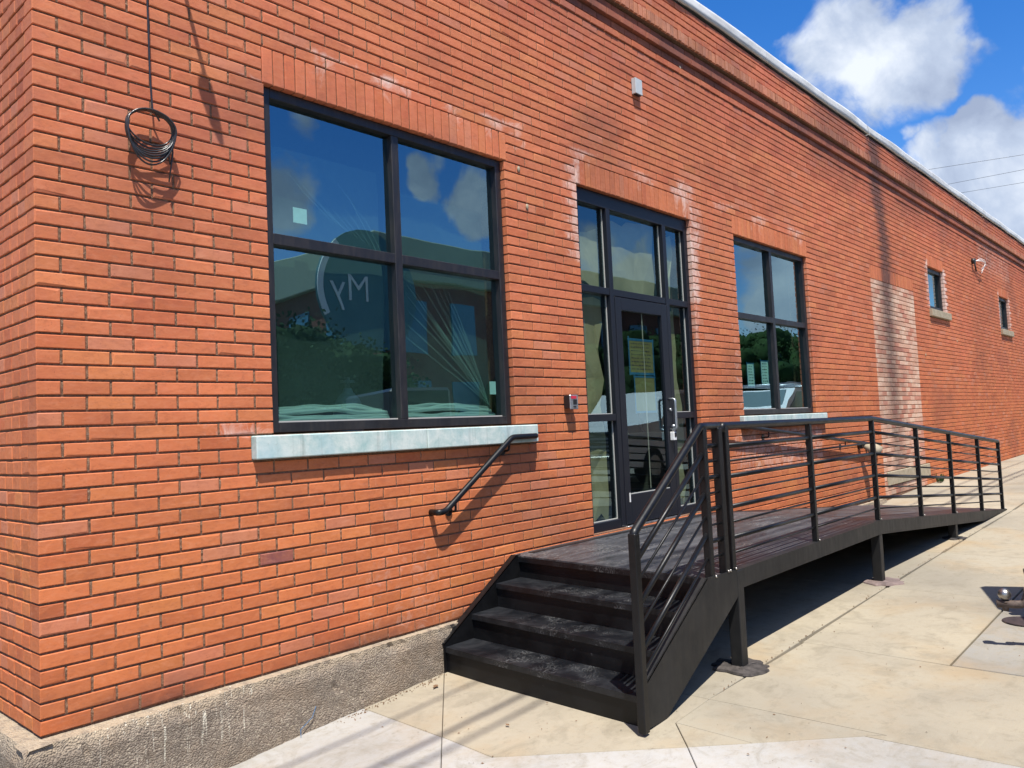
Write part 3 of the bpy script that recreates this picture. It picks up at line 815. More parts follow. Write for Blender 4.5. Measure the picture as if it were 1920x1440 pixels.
# ------------------------------------------------------------------ windows
def window(x0, x1, z0, z1, mull, bar, fw=.06, fy=.040, name='window', label=None):
    w = bpy.data.objects.new(name, None); COL.objects.link(w); w.parent = bld; w.location = (x0, fy, z0)
    if label: w['label'] = label
    gy = fy+.048; d = fy+.105
    mb = MB(); e = .003
    mb.box(x0+e, x0+fw, fy, d, z0+e, z1-e, .003); mb.box(x1-fw, x1-e, fy, d, z0+e, z1-e, .003)
    mb.box(x0+fw, x1-fw, fy+.001, d, z1-fw, z1-e, .003); mb.box(x0+fw, x1-fw, fy+.001, d, z0+e, z0+fw, .003)
    xs = [x0+fw, x1-fw]
    zs = [z0+fw, z1-fw]
    if mull: mb.box(mull-.03, mull+.03, fy+.002, d, z0+fw, z1-fw, .003); xs = [x0+fw, mull-.03, mull+.03, x1-fw]
    if bar:
        for a, b in ((xs[0], xs[1]), (xs[-2], xs[-1])) if mull else ((xs[0], xs[1]),): mb.box(a, b, fy+.003, d, bar-.032, bar+.032, .003)
        zs = [z0+fw, bar-.032, bar+.032, z1-fw]
    mb.build('frame', M_FRAME, w)
    cols = [(xs[0], xs[1])]+([(xs[2], xs[3])] if mull else []); rows = [(zs[0], zs[1])]+([(zs[2], zs[3])] if bar else [])
    for a, b in cols:
        for c, dd in rows:
            g = MB(); g.add([(a, gy, c), (b, gy, c), (b, gy, dd), (a, gy, dd)], [(0, 1, 2, 3)]); g.build('pane', M_GLASS, w)
            s = MB(); s.box(a, b, gy-.009, gy-.001, c, c+.009); s.build('glazing_bead', M_SEAL, w)
    return w
w1 = window(1.18, 3.19, 1.280, 3.27, 2.165, 2.39, label='large window left of the door, four panes lined with plastic sheeting')
sill(w1, 1.045, 3.385, 1.138, 1.280, .050, M_SILL, (2.27,))
w2 = window(6.89, 8.89, 1.280, 3.27, 7.90, 2.385, label='window right of the door above the ramp railing')
sill(w2, 6.78, 9.12, 1.138, 1.280, .050, M_SILL)
w3 = window(14.42, 15.47, 3.057, 3.838, None, None, .075, .05, label='small high window nearer the pale brick infill'); sill(w3, 14.36, 15.65, 2.915, 3.057, .05, M_TAN)
w4 = window(20.21, 21.26, 3.057, 3.838, None, None, .075, .05, label='small high window furthest along the wall'); sill(w4, 20.16, 21.36, 2.915, 3.057, .05, M_TAN)
sill(bld, 11.42, 13.62, .142, .355, .018, M_TAN)

# entrance: sidelights, transoms, door leaf
FY = .042; D2 = FY+.11; GY = FY+.05
ent = bpy.data.objects.new('entrance_frame', None); COL.objects.link(ent); ent.parent = bld; ent.location = (4.08, FY, .36)
XA, XB, ZT = 4.083, 5.947, 3.267
mb = MB()
mb.box(XA, XA+.06, FY, D2, .345, ZT, .003); mb.box(XB-.06, XB, FY, D2, .345, ZT, .003)
mb.box(XA+.06, XB-.06, FY+.001, D2, 3.145, ZT, .003)
mb.box(4.545, 4.605, FY-.002, D2, .345, 3.145, .003); mb.box(5.475, 5.535, FY-.002, D2, .345, 3.145, .003)
for a, b in ((XA+.06, 4.545), (5.535, XB-.06)):
    mb.box(a, b, FY+.002, D2, 2.375, 2.435, .003); mb.box(a, b, FY+.002, D2, 1.275, 1.335, .003); mb.box(a, b, FY+.002, D2, .345, .43, .003)
mb.box(4.605, 5.475, FY+.002, D2, 2.375, 2.435, .003)
mb.build('frame', M_DOORF, ent)
for a, b, c, d in ((XA+.06, 4.545, 2.435, 3.145), (4.605, 5.475, 2.435, 3.145), (5.535, XB-.06, 2.435, 3.145), (XA+.06, 4.545, 1.335, 2.375), (5.535, XB-.06, 1.335, 2.375), (XA+.06, 4.545, .43, 1.275), (5.535, XB-.06, .43, 1.275)):
    g = MB(); g.add([(a, GY, c), (b, GY, c), (b, GY, d), (a, GY, d)], [(0, 1, 2, 3)]); g.build('pane', M_GLASSD, ent)
    s = MB(); s.box(a, b, GY-.009, GY-.001, c, c+.007); s.box(b-.006, b, GY-.009, GY-.001, c+.007, d); s.build('glazing_bead', M_SEAL, ent)
door = bpy.data.objects.new('door', None); COL.objects.link(door); door.parent = bld; door.location = (4.61, FY, .37)
door['label'] = 'black framed glass door with a kick panel and a pull handle'
dx0, dx1, dz0, dz1 = 4.612, 5.468, .372, 2.368; fy = FY-.004
mb = MB(); mb.box(dx0, dx0+.09, fy, fy+.045, dz0, dz1, .003); mb.box(dx1-.10, dx1, fy, fy+.045, dz0, dz1, .003)
mb.box(dx0+.09, dx1-.10, fy+.001, fy+.045, 2.255, dz1, .003); mb.box(dx0+.09, dx1-.10, fy+.001, fy+.045, dz0, .625, .003)
mb.build('frame', M_DOORF, door)
g = MB(); g.add([(dx0+.09, fy+.022, .625), (dx1-.10, fy+.022, .625), (dx1-.10, fy+.022, 2.255), (dx0+.09, fy+.022, 2.255)], [(0, 1, 2, 3)]); g.build('pane', M_GLASSD, door)
s = MB(); s.box(dx0+.09, dx1-.10, fy+.012, fy+.02, .625, .632); s.box(dx0+.45, dx0+.458, fy+.024, fy+.03, .65, 2.25); s.build('glazing_bead', M_SEAL, door)
mb = MB(); mb.tube(fillet([(5.42, fy, 1.46), (5.42, fy-.065, 1.46), (5.42, fy-.065, 1.17), (5.42, fy, 1.17)], .03), .012, 10); mb.build('handle', M_SILV, door)
mb = MB(); mb.tube([(5.42, fy, 1.36), (5.42, fy-.02, 1.36)], .014, 12); mb.sphere((5.43, fy-.03, 1.20), .022); mb.build('lock', M_SILV, door)
mb = MB(); mb.box(5.40, 5.45, fy-.045, fy-.002, 1.07, 1.15, .004); mb.build('lock_box', M_WHITE, door)
mb = MB(); mb.box(5.41, 5.44, fy-.048, fy-.046, 1.10, 1.14); mb.build('lock_box_face', M_BLK, door)
mb = MB(); mb.box(dx0+.06, dx0+.075, fy-.004, fy+.0, .56, .64); mb.build('label_strip', M_WHITE, door)
mb = MB(); mb.box(4.60, 5.48, FY-.03, FY+.11, .347, .360, .003); mb.box(4.66, 5.0, FY-.032, FY-.028, .350, .368); mb.box(5.05, 5.46, FY-.032, FY-.028, .350, .368); mb.build('threshold', M_SILV, bld)
# exit hardware seen through the door glass
mb = MB(); mb.tube(fillet([(5.33, fy+.05, 1.47), (5.33, fy+.10, 1.47), (5.10, fy+.12, 1.45), (5.08, fy+.12, 1.2), (5.20, fy+.10, 1.08), (5.33, fy+.06, 1.08)], .05), .012, 8)
mb.box(4.78, 5.36, fy+.05, fy+.10, 1.10, 1.16, .01); mb.build('push_bar', M_BLK, door)

# taped notices on the glass
def sheet_notice(name, x0, x1, z0, z1, y, m, label, tape=.0, lines=0, cat='notice', group=None):
    e = empty(name, (x0, y, z0), label, cat, group)
    mb = MB(); mb.box(x0, x1, y, y+.001, z0, z1); mb.build('sheet', m, e)
    if tape:
        mb = MB(); t = tape; yy = y-.0015
        mb.box(x0-t, x1+t, yy, yy+.001, z1-t*.3, z1+t*.8); mb.box(x0-t*.6, x1+t, yy, yy+.001, z0-t*.8, z0+t*.3)
        mb.box(x0-t*.8, x0+t*.15, yy-.001, yy, z0-t, z1+t*1.6); mb.box(x1-t*.1, x1+t*.7, yy-.001, yy, z0-t, z1+t*1.1)
        mb.build('tape', M_TAPE, e)
    if lines:
        mb = MB()
        for i in range(lines):
            z = z1-(z1-z0)*(i+1)/(lines+1); x = x0+.03
            while x < x1-.05:
                w = random.uniform(.01, .045)
                mb.box(x, min(x+w, x1-.02), y-.0012, y-.0004, z, z+.004+random.random()*.006); x += w+.012
        mb.build('handwriting', M_INK, e)
sheet_notice('taped_notice', 4.83, 5.22, 1.70, 2.0, fy+.026, M_YELLOW, 'yellow handwritten notice with blue tape border on the door glass', .02, 8)
sheet_notice('taped_paper', 4.90, 5.23, 1.35, 1.665, fy+.030, M_YELLOW, 'pale yellow sheet taped in blue under the handwritten door notice', .018, 0)
sheet_notice('paper_sheet', 7.23, 7.40, 1.60, 1.86, GY+.01, M_PAPER, 'left printed sheet of paper inside the window right of the door', .012, 7, 'notice', 'sheets behind the second window')
sheet_notice('paper_sheet', 7.59, 7.78, 1.63, 1.90, GY+.01, M_PAPER, 'right printed sheet of paper inside the window right of the door', .012, 7, 'notice', 'sheets behind the second window')
for (a, b, c, d, lb) in ((1.405, 1.500, 2.52, 2.612, 'square glass label low in the upper left pane of the big window'), (3.02, 3.085, 1.505, 1.60, 'square glass label near the lower right corner of the big window')):
    mb = MB(); mb.box(a, b, .0895, .0910, c, d); mb.build('glass_sticker', M_PAPER, label=lb, category='sticker', group='labels stuck on the big window')

# kraft paper behind the entrance glass
def crumple(name, x0, x1, z0, z1, y, m, label, category, amp=.022, seed=0, group=None, cell=.15):
    rnd = random.Random(seed); nx = max(3, int((x1-x0)/cell)); nz = int((z1-z0)/cell*.8)
    mb = MB(); vs = []
    for i in range(nx+1):
        for k in range(nz+1):
            jx = rnd.uniform(-.4, .4)*cell; jz = rnd.uniform(-.45, .45)*cell
            vs.append((x0+(x1-x0)*i/nx+jx, y+rnd.random()**2*amp, z0+(z1-z0)*k/nz+jz))
    fs = []
    for i in range(nx):
        for k in range(nz):
            q = (i*(nz+1)+k, (i+1)*(nz+1)+k, (i+1)*(nz+1)+k+1, i*(nz+1)+k+1)
            fs += [(q[0], q[1], q[2]), (q[0], q[2], q[3])] if rnd.random() < .5 else [(q[0], q[1], q[3]), (q[1], q[2], q[3])]
    mb.add(vs, fs)
    mb.build(name, m, label=label, category=category, **({'group': group} if group else {}))
G1 = 'masking papers inside the entrance glass'
crumple('masking_paper', 4.15, 4.50, .45, 2.36, GY+.04, M_KRAFT, 'tall kraft paper behind the left sidelight of the entrance', 'masking paper', seed=1, group=G1)
crumple('masking_paper', 4.15, 4.48, 2.44, 2.98, GY+.05, M_KRAFT, 'kraft paper behind the left transom pane of the entrance', 'masking paper', seed=5, group=G1)
crumple('masking_paper', 4.62, 5.42, 2.44, 3.12, GY+.05, M_KRAFT, 'crumpled kraft paper behind the wide transom over the door', 'masking paper', seed=9, amp=.04, group=G1)
crumple('masking_paper', 5.54, 5.80, .45, 2.36, GY+.05, M_KRAFT, 'tall kraft paper behind the right sidelight of the entrance', 'masking paper', seed=14, group=G1)
crumple('masking_paper', 5.54, 5.78, 2.44, 3.10, GY+.05, M_KRAFT, 'kraft paper behind the right transom pane of the entrance', 'masking paper', seed=21, group=G1)

# plastic sheeting in the big window: folds fanning towards the lower right corner
def sheeting():
    e = empty('plastic_sheeting', (1.3, .2, 1.3), 'clear plastic sheeting hung in fanned folds inside the big window', 'plastic sheet')
    def fan(x0, x1, z0, z1, ax, az, n1, n2, y0, fr=26):
        mb = MB(); vs = []
        for i in range(n1+1):
            for k in range(n2+1):
                x = x0+(x1-x0)*i/n1; z = z0+(z1-z0)*k/n2
                an = math.atan2(z-az, x-ax); rr = math.hypot(x-ax, z-az)
                ph = an*fr+mnoise.noise(Vector((x*1.2, z*1.2, 0)))*1.5
                f = -(1-abs(math.sin(ph)))**5*.016*min(1, rr*1.2)*sstep(.05, .5, rr)*max(0, .35+mnoise.noise(Vector((an*6, 0, 5)))*1.6)
                f += mnoise.noise(Vector((x*1.6, z*1.6, 4)))*.05
                vs.append((x, y0+f, z))
        mb.add(vs, [(i*(n2+1)+k, (i+1)*(n2+1)+k, (i+1)*(n2+1)+k+1, i*(n2+1)+k+1) for i in range(n1) for k in range(n2)], smooth=True)
        return mb
    fan(2.2, 3.14, 1.36, 2.36, 3.12, 1.38, 130, 90, .21).build('sheet', M_FILM, e)
    fan(1.24, 2.14, 1.34, 3.0, 1.5, 3.6, 90, 110, .22, 14).build('sheet', M_FILM, e)
    fan(2.2, 3.14, 2.44, 2.9, 2.1, 3.2, 60, 40, .22).build('sheet', M_FILM, e)
    for q in range(15):  # thin strips along the creases, drawn in as the highlights of the folds
        mb = MB(); t = q/14; x1_ = 2.215+.50*t**1.3; z1_ = 2.30-.10*random.random() if q > 3 else 1.95+.09*q; wv = random.uniform(-.02, .02)
        pts = [(3.09+(x1_-3.09)*k/10, .165+.01*random.random(), 1.43+(z1_-1.43)*(k/10)**.92+wv*math.sin(math.pi*k/10)) for k in range(11)]
        mb.tube(pts, [.0015+.0050*math.sin(math.pi*k/10)*random.uniform(.5, 1) for k in range(11)], 5); mb.build('fold_highlight', M_FOLD_HIGHLIGHT, e)
    for q in range(9):  # same highlight strips for the creases of the upper left pane
        mb = MB(); x0_ = 2.13-.05*q; l = random.uniform(.25, .6)
        mb.tube([(x0_, .17, 2.44+.02*q), (x0_-l*.33, .175, 2.44+l*.55), (x0_-l*.6, .18, 2.44+l*.8)], [.0028, .002, .0008], 5); mb.build('fold_highlight', M_FOLD_HIGHLIGHT, e)
    for a, b, s in ((1.25, 2.12, 1), (2.21, 3.12, 6)):
        mb = MB()
        for q in range(5):
            pts = []; 
            for i in range(26):
                x = a+(b-a)*i/25
                pts.append((x, .15+.018*q+mnoise.noise(Vector((x*6, q*3+s, 0)))*.02, 1.352+.014*q+.030*math.sin(math.pi*i/25)*(q > 1)+mnoise.noise(Vector((x*5, q*5, s)))*.016))
            mb.tube(pts, .016, 6)
        mb.build('roll', M_FILM2, e)
sheeting()
mb = MB(); bot = empty('gas_cylinder', (2.35, .9, .34), 'gas cylinder standing behind the lower left pane of the big window', 'cylinder')
mb.tube([(2.35, .9, .34), (2.35, .9, 1.45), (2.35, .9, 1.52), (2.35, .9, 1.57), (2.35, .9, 1.60)], [.11, .11, .085, .04, .03], 18); mb.build('tank', M_GREY, bot)
mb = MB(); mb.tube([(2.35, .9, 1.60), (2.35, .9, 1.68)], .02, 8); mb.box(2.30, 2.40, .88, .92, 1.64, 1.66); mb.build('valve', M_SILV, bot)

# ------------------------------------------------------------------ wall fittings
mb = MB(); e = empty('wall_light', (5.06, 0, 4.29), 'small grey box light high on the wall between window and door', 'wall light')
mb.box(5.007, 5.119, -.049, -.002, 4.293, 4.44, .003); mb.build('housing', M_GREY, e)
mb = MB(); mb.box(5.02, 5.107, -.043, -.012, 4.288, 4.2925); mb.build('lens', M_BLK, e)
e = empty('card_reader', (3.8, 0, 1.38), 'black key box with red sticker on the brick left of the door', 'key box')
mb = MB(); mb.box(3.766, 3.862, -.058, -.002, 1.385, 1.490, .003); mb.build('housing', M_BLK, e)
mb = MB(); mb.box(3.764, 3.866, -.070, -.058, 1.378, 1.492, .004); mb.build('face', M_SILV, e)
mb = MB(); mb.box(3.775, 3.842, -.0725, -.0705, 1.462, 1.484); mb.build('sticker', M_RED, e)
mb = MB(); mb.box(3.80, 3.845, -.0735, -.0705, 1.415, 1.455, .001); mb.box(3.80, 3.835, -.0735, -.0705, 1.392, 1.403); mb.build('keypad', M_BLK, e)

def handrail(name, pts, brackets, label, fr=.03):
    e = empty(name, brackets[0], label, 'handrail')
    mb = MB(); mb.tube(fillet(pts, fr, 6), .0205, 14); mb.build('rail', M_STEEL, e)
    for (x, y, z) in brackets:
        mb = MB(); mb.tube([(x, -.001, z-.075), (x, -.010, z-.075)], .032, 16); mb.tube(fillet([(x, -.01, z-.075), (x, -.075, z-.075), (x, -.075, z-.018)], .03), .008, 8)
        mb.build('bracket', M_STEEL, e)
handrail('wall_handrail', [(2.315, -.001, .725), (2.315, -.078, .725), (2.375, -.078, .728), (3.056, -.078, 1.186), (3.335, -.078, 1.186), (3.335, -.001, 1.186)],
         [(2.47, 0, .79), (3.02, 0, 1.165)], 'short black handrail on the brick wall beside the steps, below the big window', .035)
handrail('wall_handrail', [(5.98, -.001, 1.205), (5.98, -.078, 1.205), (6.25, -.078, 1.200), (10.75, -.078, .79), (11.0, -.078, .785), (11.0, -.001, .785)],
         [(7.3, 0, 1.10), (8.5, 0, .99), (9.6, 0, .895), (10.6, 0, .80)], 'long black handrail on the wall along the ramp, behind the guard railing')
e = empty('bell_fixture', (10.35, 0, .77), 'pale conical fixture on the wall behind the fourth railing post', 'wall fixture')
mb = MB(); mb.tube([(10.3, -.002, .80), (10.3, -.05, .80)], .05, 14); mb.build('base', M_BLK, e)
mb = MB(); mb.tube([(10.3, -.05, .80), (10.42, -.16, .74), (10.46, -.19, .70)], [.02, .08, .10], 16); mb.build('cone', M_TAN, e)

# coiled coaxial cable
e = empty('coiled_cable', (.51, -.05, 2.77), 'coil of thin black cable hanging from a lead on the brick near the corner', 'cable')
mb = MB(); mb.tube([(.516, -.030, 4.33), (.512, -.022, 3.9), (.520, -.026, 3.4), (.522, -.030, 3.1), (.528, -.036, 2.93), (.56, -.045, 2.87)], .0048, 8); mb.build('lead', M_CABLE, e)
mb = MB()
for q in range(8):
    pts = []; ra = .116+random.uniform(-.006, .006); rb = .078+q*.0155; 
    for i in range(41):
        a = 2*math.pi*i/40
        lx = math.cos(a)*ra; lz = math.sin(a)*(rb if math.sin(a) < 0 else .092+random.uniform(-.001, .001))
        tilt = -.06
        pts.append((.508+lx+lz*.10, -.050-.010*math.sin(a*2+q)-.0035*q, 2.815+lz+lx*tilt+(-.0 if math.sin(a) > 0 else -.0)))
    mb.tube(pts, .0046, 6, cap=False)
mb.build('coil', M_CABLE, e)
mb = MB(); mb.tube([(.618, -.05, 2.79), (.622, -.05, 2.72), (.612, -.045, 2.64), (.604, -.04, 2.57)], .004, 6); mb.tube([(.61, -.055, 2.78), (.60, -.05, 2.70), (.612, -.04, 2.66)], .0045, 6)
mb.build('loose_end', M_CABLE, e)
e = empty('service_bracket', (.55, 0, 4.36), 'steel cable arm projecting from the wall above the hanging cable, over the frame', 'bracket')
mb = MB(); mb.tube([(.55, 0, 4.36), (.55, -.50, 4.36)], .012, 8); mb.build('arm', M_STEEL, e)
mb = MB(); mb.tube([(.55, -.44, 4.31), (.55, -.50, 4.34), (.55, -.56, 4.38)], [.045, .035, .015], 10); mb.build('insulator', M_GREY, e)
e = empty('loose_wires', (17.9, 0, 4.33), 'black junction with loose white wires on the far upper wall', 'wires')
mb = MB(); mb.tube([(17.82, 0, 4.34), (17.82, -.07, 4.33)], .06, 10); mb.tube([(17.84, -.05, 4.3), (17.88, -.06, 4.12)], .015, 6); mb.build('junction', M_BLK, e)
mb = MB()
for q in range(3): mb.tube(fillet([(17.86, -.07, 4.34), (18.15, -.10-.02*q, 4.42-.03*q), (18.5+.04*q, -.12, 4.42-.05*q), (18.45, -.1, 4.28), (18.25, -.08, 4.12+.05*q)], .1), .006, 6)
mb.build('wire', M_WHITE, e)
ancs = [(5.93, 4.83), (3.35, 3.23), (3.43, 2.95), (13.9, 2.2), (16.1, 2.55), (9.6, 3.9), (.42, 1.26)]
for x, z in ancs[:5]:
    mb = MB(); mb.sphere((x, -.004, z), .016, 8, 6, (1, .5, 1.5)); mb.build('anchor', M_TAN, wall)

# ------------------------------------------------------------------ steps, landing and ramp
YO = -1.65                      # outer edge
def DZ(x, y=None):              # walking surface height
    z = .340 if x < 5.9 else .340-(x-5.9)*(.405/4.85)
    return z-.012*((0 if y is None else -y)/1.65)
def SH(y): return .052*(y+.06)  # slight skew of the flight
ramp = empty('steps_and_ramp', (2.3, -.9, -.3), 'black steel steps, landing and sloping ramp with pipe railing in front of the door', 'ramp')
YI = -.012; xr = 10.76
mb = MB(); pts = []
for x in (3.075, 5.9): pts.append(x)
th = .010
def plate(x0, x1, name='deck'):
    mb = MB(); n = 6; top = []; 
    for x in (x0, x1):
        for k in range(n+1):
            y = YI+(YO+.004-YI)*k/n; xx = x+(SH(y) if x == 3.075 else 0); top.append((xx, y, DZ(x, y)))
    low = [(a, b, c-th) for a, b, c in top]; m = n+1
    fs = [(k, k+1, m+k+1, m+k) for k in range(n)]+[(2*m+k, 3*m+k, 3*m+k+1, 2*m+k+1) for k in range(n)]
    fs += [(k, 2*m+k, 2*m+k+1, k+1) for k in range(n)]+[(m+k, m+k+1, 3*m+k+1, 3*m+k) for k in range(n)]
    fs += [(0, m, 3*m, 2*m), (m-1, 3*m-1, 4*m-1, 2*m-1)]
    mb.add(top+low, fs); return mb.build(name, M_DECK, ramp)
plate(3.075, 4.5); plate(4.503, 5.9); plate(5.902, 8.3, 'ramp_plate'); plate(8.303, xr, 'ramp_plate')
# outer channel (fascia) of landing and ramp, with flanges
def channel(x0, x1, y, inward, h=.115, name='fascia'):
    mb = MB(); t = .008
    for (a, b, c, d) in ((0, t, 0, -h), (t, .05, 0, -t), (t, .05, -h+t, -h)):
        ya, yb = y+inward*a, y+inward*b
        zz = lambda x, q: max(DZ(x, y)+.004+q, gz(x)+.002) if q < -.02 else DZ(x, y)+.004+q
        vs = [(x0, ya, zz(x0, d)), (x0, yb, zz(x0, d)), (x0, yb, zz(x0, c)), (x0, ya, zz(x0, c)), (x1, ya, zz(x1, d)), (x1, yb, zz(x1, d)), (x1, yb, zz(x1, c)), (x1, ya, zz(x1, c))]
        mb.add(vs, [(0, 1, 2, 3), (7, 6, 5, 4), (0, 4, 5, 1), (1, 5, 6, 2), (2, 6, 7, 3), (3, 7, 4, 0)])
    return mb.build(name, M_FASCIA, ramp)
for a, b in ((3.31, 5.9), (5.9, 9.5), (9.5, xr)): channel(a, b, YO, 1)
channel(3.2, 5.9, YI-.04, -1, name='inner_channel'); channel(5.9, 9.4, YI-.04, -1, name='inner_channel')
for i, x in enumerate((3.9, 4.6, 5.3, 5.95, 6.8, 7.6, 8.4)):
    mb = MB(); mb.box(x, x+.05, YO+.06, YI-.06, DZ(x)-.11, DZ(x)-.026); mb.build('joist', M_STEEL, ramp)
# flight
RISE = [(-.300, -.138), (-.138, .023), (.023, .183), (.183, .340)]; XF = [2.335, 2.583, 2.831, 3.079]
for i, (za, zb) in enumerate(RISE):
    def quad(mb, xa, xb, zc, zd):
        vs = []
        for x, z in ((xa, zc), (xb, zc), (xb, zd), (xa, zd)):
            for y in (-.067, YO+.010): vs.append((x+SH(y), y, z-(.012*(-y)/1.65)))
        mb.add(vs, [(0, 2, 4, 6), (7, 5, 3, 1), (0, 1, 3, 2), (2, 3, 5, 4), (4, 5, 7, 6), (6, 7, 1, 0)])
    mb = MB(); quad(mb, XF[i]+.012, XF[i]+.020, za+.001, zb-.012); mb.build('riser', M_RISER, ramp)
    if i < 3:
        mb = MB(); quad(mb, XF[i], XF[i]+.262, zb-.009, zb); quad(mb, XF[i], XF[i]+.008, zb-.034, zb-.0092); mb.build('tread', M_TREAD, ramp)
    else:
        mb = MB(); quad(mb, XF[i]-.004, XF[i]+.006, zb-.045, zb-.011); mb.build('nosing', M_TREAD, ramp)
# stringers
def stringer(poly, y, inward, nm, m):
    mb = MB(); mb.prism(poly, y, y+inward*.008); o = poly
    # top flange along the pitch
    (xa, za), (xb, zb) = o[1], o[2]
    vs = [(xa, y, za), (xb, y, zb), (xb, y+inward*.05, zb), (xa, y+inward*.05, za)]; vs += [(a, b, c-.008) for a, b, c in vs]
    mb.add(vs, [(0, 1, 2, 3), (7, 6, 5, 4), (0, 4, 5, 1), (1, 5, 6, 2), (2, 6, 7, 3), (3, 7, 4, 0)])
    return mb.build(nm, m, ramp)
s_ = SH(YO)
stringer([(2.300+s_, -.295), (2.300+s_, -.085), (3.005+s_, .345), (3.31, .333), (3.31, .19), (3.28, .175), (2.50+s_, -.293)], YO, 1, 'stringer', M_FASCIA)
stringer([(2.325, -.300), (2.325, -.120), (3.055, .345), (3.10, .345), (3.10, .17), (2.50, -.297)], -.066, 1, 'stringer', M_STEEL)
mb = MB(); mb.box(2.333+s_, 2.345+s_, YO+.01, YO+.058, -.298, -.10); mb.build('end_plate', M_STEEL, ramp)
# supporting legs
def leg(x, y, top, pad):
    mb = MB(); mb.box(x-.038, x+.038, y, y+.076, gz(x)+.012, top, .004); l = mb.build('leg', M_FASCIA, ramp)
    mb = MB(); mb.box(x-.075, x+.075, y-.035, y+.11, gz(x)+.003, gz(x)+.014, .003); mb.build('base_plate', M_FASCIA if pad != 2 else M_PRIMER, l)
leg(3.32, YO-.002, DZ(3.3, YO)+.001, 1); leg(5.90, YO+.004, DZ(5.9)-.12, 2); leg(8.30, YO+.004, DZ(8.3)-.12, 3)
for x in (3.3, 5.9, 8.3): leg(x, -.14, DZ(x)-.03, 0)
# grout lumps round the feet
def lump(x, y, rx, ry, h, m, label, seed):
    mb = MB(); n = 26; vs = [(x, y, gz(x)+h)]; 
    for r, hh in ((.45, h), (.75, h*.8), (.97, h*.55), (1.0, 0)):
        for i in range(n):
            a = 2*math.pi*i/n; k = r*(1+.42*mnoise.noise(Vector((math.cos(a)*2.4, math.sin(a)*2.4, seed))))
            vs.append((x+rx*k*math.cos(a), y+ry*k*math.sin(a), gz(x)+hh*(1+.5*mnoise.noise(Vector((i*.9, r*5, seed))))-(.004 if hh == 0 else 0)))
    fs = [(0, 1+i, 1+(i+1) % n) for i in range(n)]
    for q in range(3):
        for i in range(n): fs.append((1+q*n+i, 1+(q+1)*n+i, 1+(q+1)*n+(i+1) % n, 1+q*n+(i+1) % n))
    mb.add(vs, fs); mb.build('grout_pad', m, label=label, category='grout pad', group='grout pads under the ramp legs')
lump(3.33, YO+.03, .16, .17, .016, M_GROUT, 'ragged black tar paper and grout under the ramp leg nearest the steps', 3)
lump(5.92, YO+.02, .17, .16, .012, M_PRIMER, 'reddish stained grout pad under the middle ramp leg', 8)
lump(8.31, YO+.04, .13, .12, .010, M_GROUT, 'flat dark grout pad under the furthest ramp leg', 12)

# railing: posts, bars, top rail
YR = YO+.028
def post(x, zb, zt, w=.038, y=YR, nm='post'):
    mb = MB(); mb.box(x-w/2, x+w/2, y-w/2, y+w/2, zb, zt, .004); return mb.build(nm, M_STEEL, ramp)
TR = .023
newx = 2.270+s_+.004
post(newx, -.296, .690, .045, YO-.006); 
pA, pB1, pB2 = 3.005, 3.185, 3.275
RZ = 1.205
post(pA, .30, RZ-.01, .045); post(pB1, DZ(3.2, YO), RZ-.01, .05); post(pB2, DZ(3.2, YO), RZ-.01, .045)
mains = [4.575, 5.93, 7.17, 8.34, 9.57, 10.66]
def RT(x): return RZ-.012 if x <= 5.93 else RZ-.012-(x-5.93)*(.392/4.73)
for x in mains: post(x, DZ(x, YO)-.002, RT(x)-.012)
mb = MB(); mb.tube(fillet([(newx, YO-.006, .650), (newx, YO-.006, .690), (pA-.02, YR, RZ+.002), (pB1+.01, YR, RZ)], .02, 5), TR, 14); mb.build('top_rail', M_STEEL, ramp)
mb = MB(); mb.tube(fillet([(pB2-.022, YR, RZ-.04), (pB2-.022, YR, RZ), (5.93, YR, RT(5.93)), (10.66, YR, RT(10.66)), (10.67, YR, RT(10.66)-.05)], .02, 4), TR, 14); mb.build('top_rail', M_STEEL, ramp)
NB = 8
for q in range(NB):
    f = (q+1)/(NB+1); rad = .0145 if q % 2 == 0 else .0072
    if rad < .008: pass
    def bz(x): 
        b = DZ(x, YO); t = RT(x)+.0; return t-(t-b)*(.13+.87*q/NB*.985)
    for (xa, xb) in ((pB2, 4.575), (4.575, 5.93), (5.93, 7.17), (7.17, 8.34), (8.34, 9.57), (9.57, 10.66)):
        mb = MB(); mb.tube([(xa, YR, bz(xa)), (xb, YR, bz(xb))], rad, 8); mb.build('rail_bar', M_STEEL, ramp)
    mb = MB(); z = bz(3.3)+.01; mb.tube([(pA, YR, z), (pB1, YR, z)], rad, 8); mb.build('rail_bar', M_STEEL, ramp)
barA = [1.065, .936, .833, .702, .599, .465]; barN = [.545, .440, .322, .215, .090, -.020]
for q, (a, b) in enumerate(zip(barA, barN)):
    mb = MB(); mb.tube([(newx+.015, YO, b), (pA, YR, a-.01)], .0145 if q % 2 == 0 else .0072, 8); mb.build('rail_bar', M_STEEL, ramp)
# weld beads at the post feet
for x, y, z in [(pB1-.01, YR-.03, .343), (pB1+.015, YR-.03, .343), (pB2, YR-.028, .343), (pA+.02, YR-.028, .336)]+[(x+.012, YR-.024, DZ(x, YO)+.012) for x in mains]:
    mb = MB(); mb.sphere((x, y, z), .008, 8, 6); mb.build('weld_bead', M_CHROME, ramp)

# ------------------------------------------------------------------ things at the right edge
# pickup parked tail to the ramp; its tow hitch reaches into the picture
T = Matrix.Translation((5.60, -2.95, 0)) @ Matrix.Rotation(math.atan2(-.36, -.93), 4, 'Z')   # local +x runs along the tail to the left, +y towards the wall side is -y
def tf(mb): mb.v = [tuple(T @ Vector(v)) for v in mb.v]; return mb
G0 = gz(5.2)
trk = empty('pickup_truck', (4.9, -5.5, G0), 'pickup truck parked tail first at the right edge, only its tow hitch and exhaust showing', 'pickup')
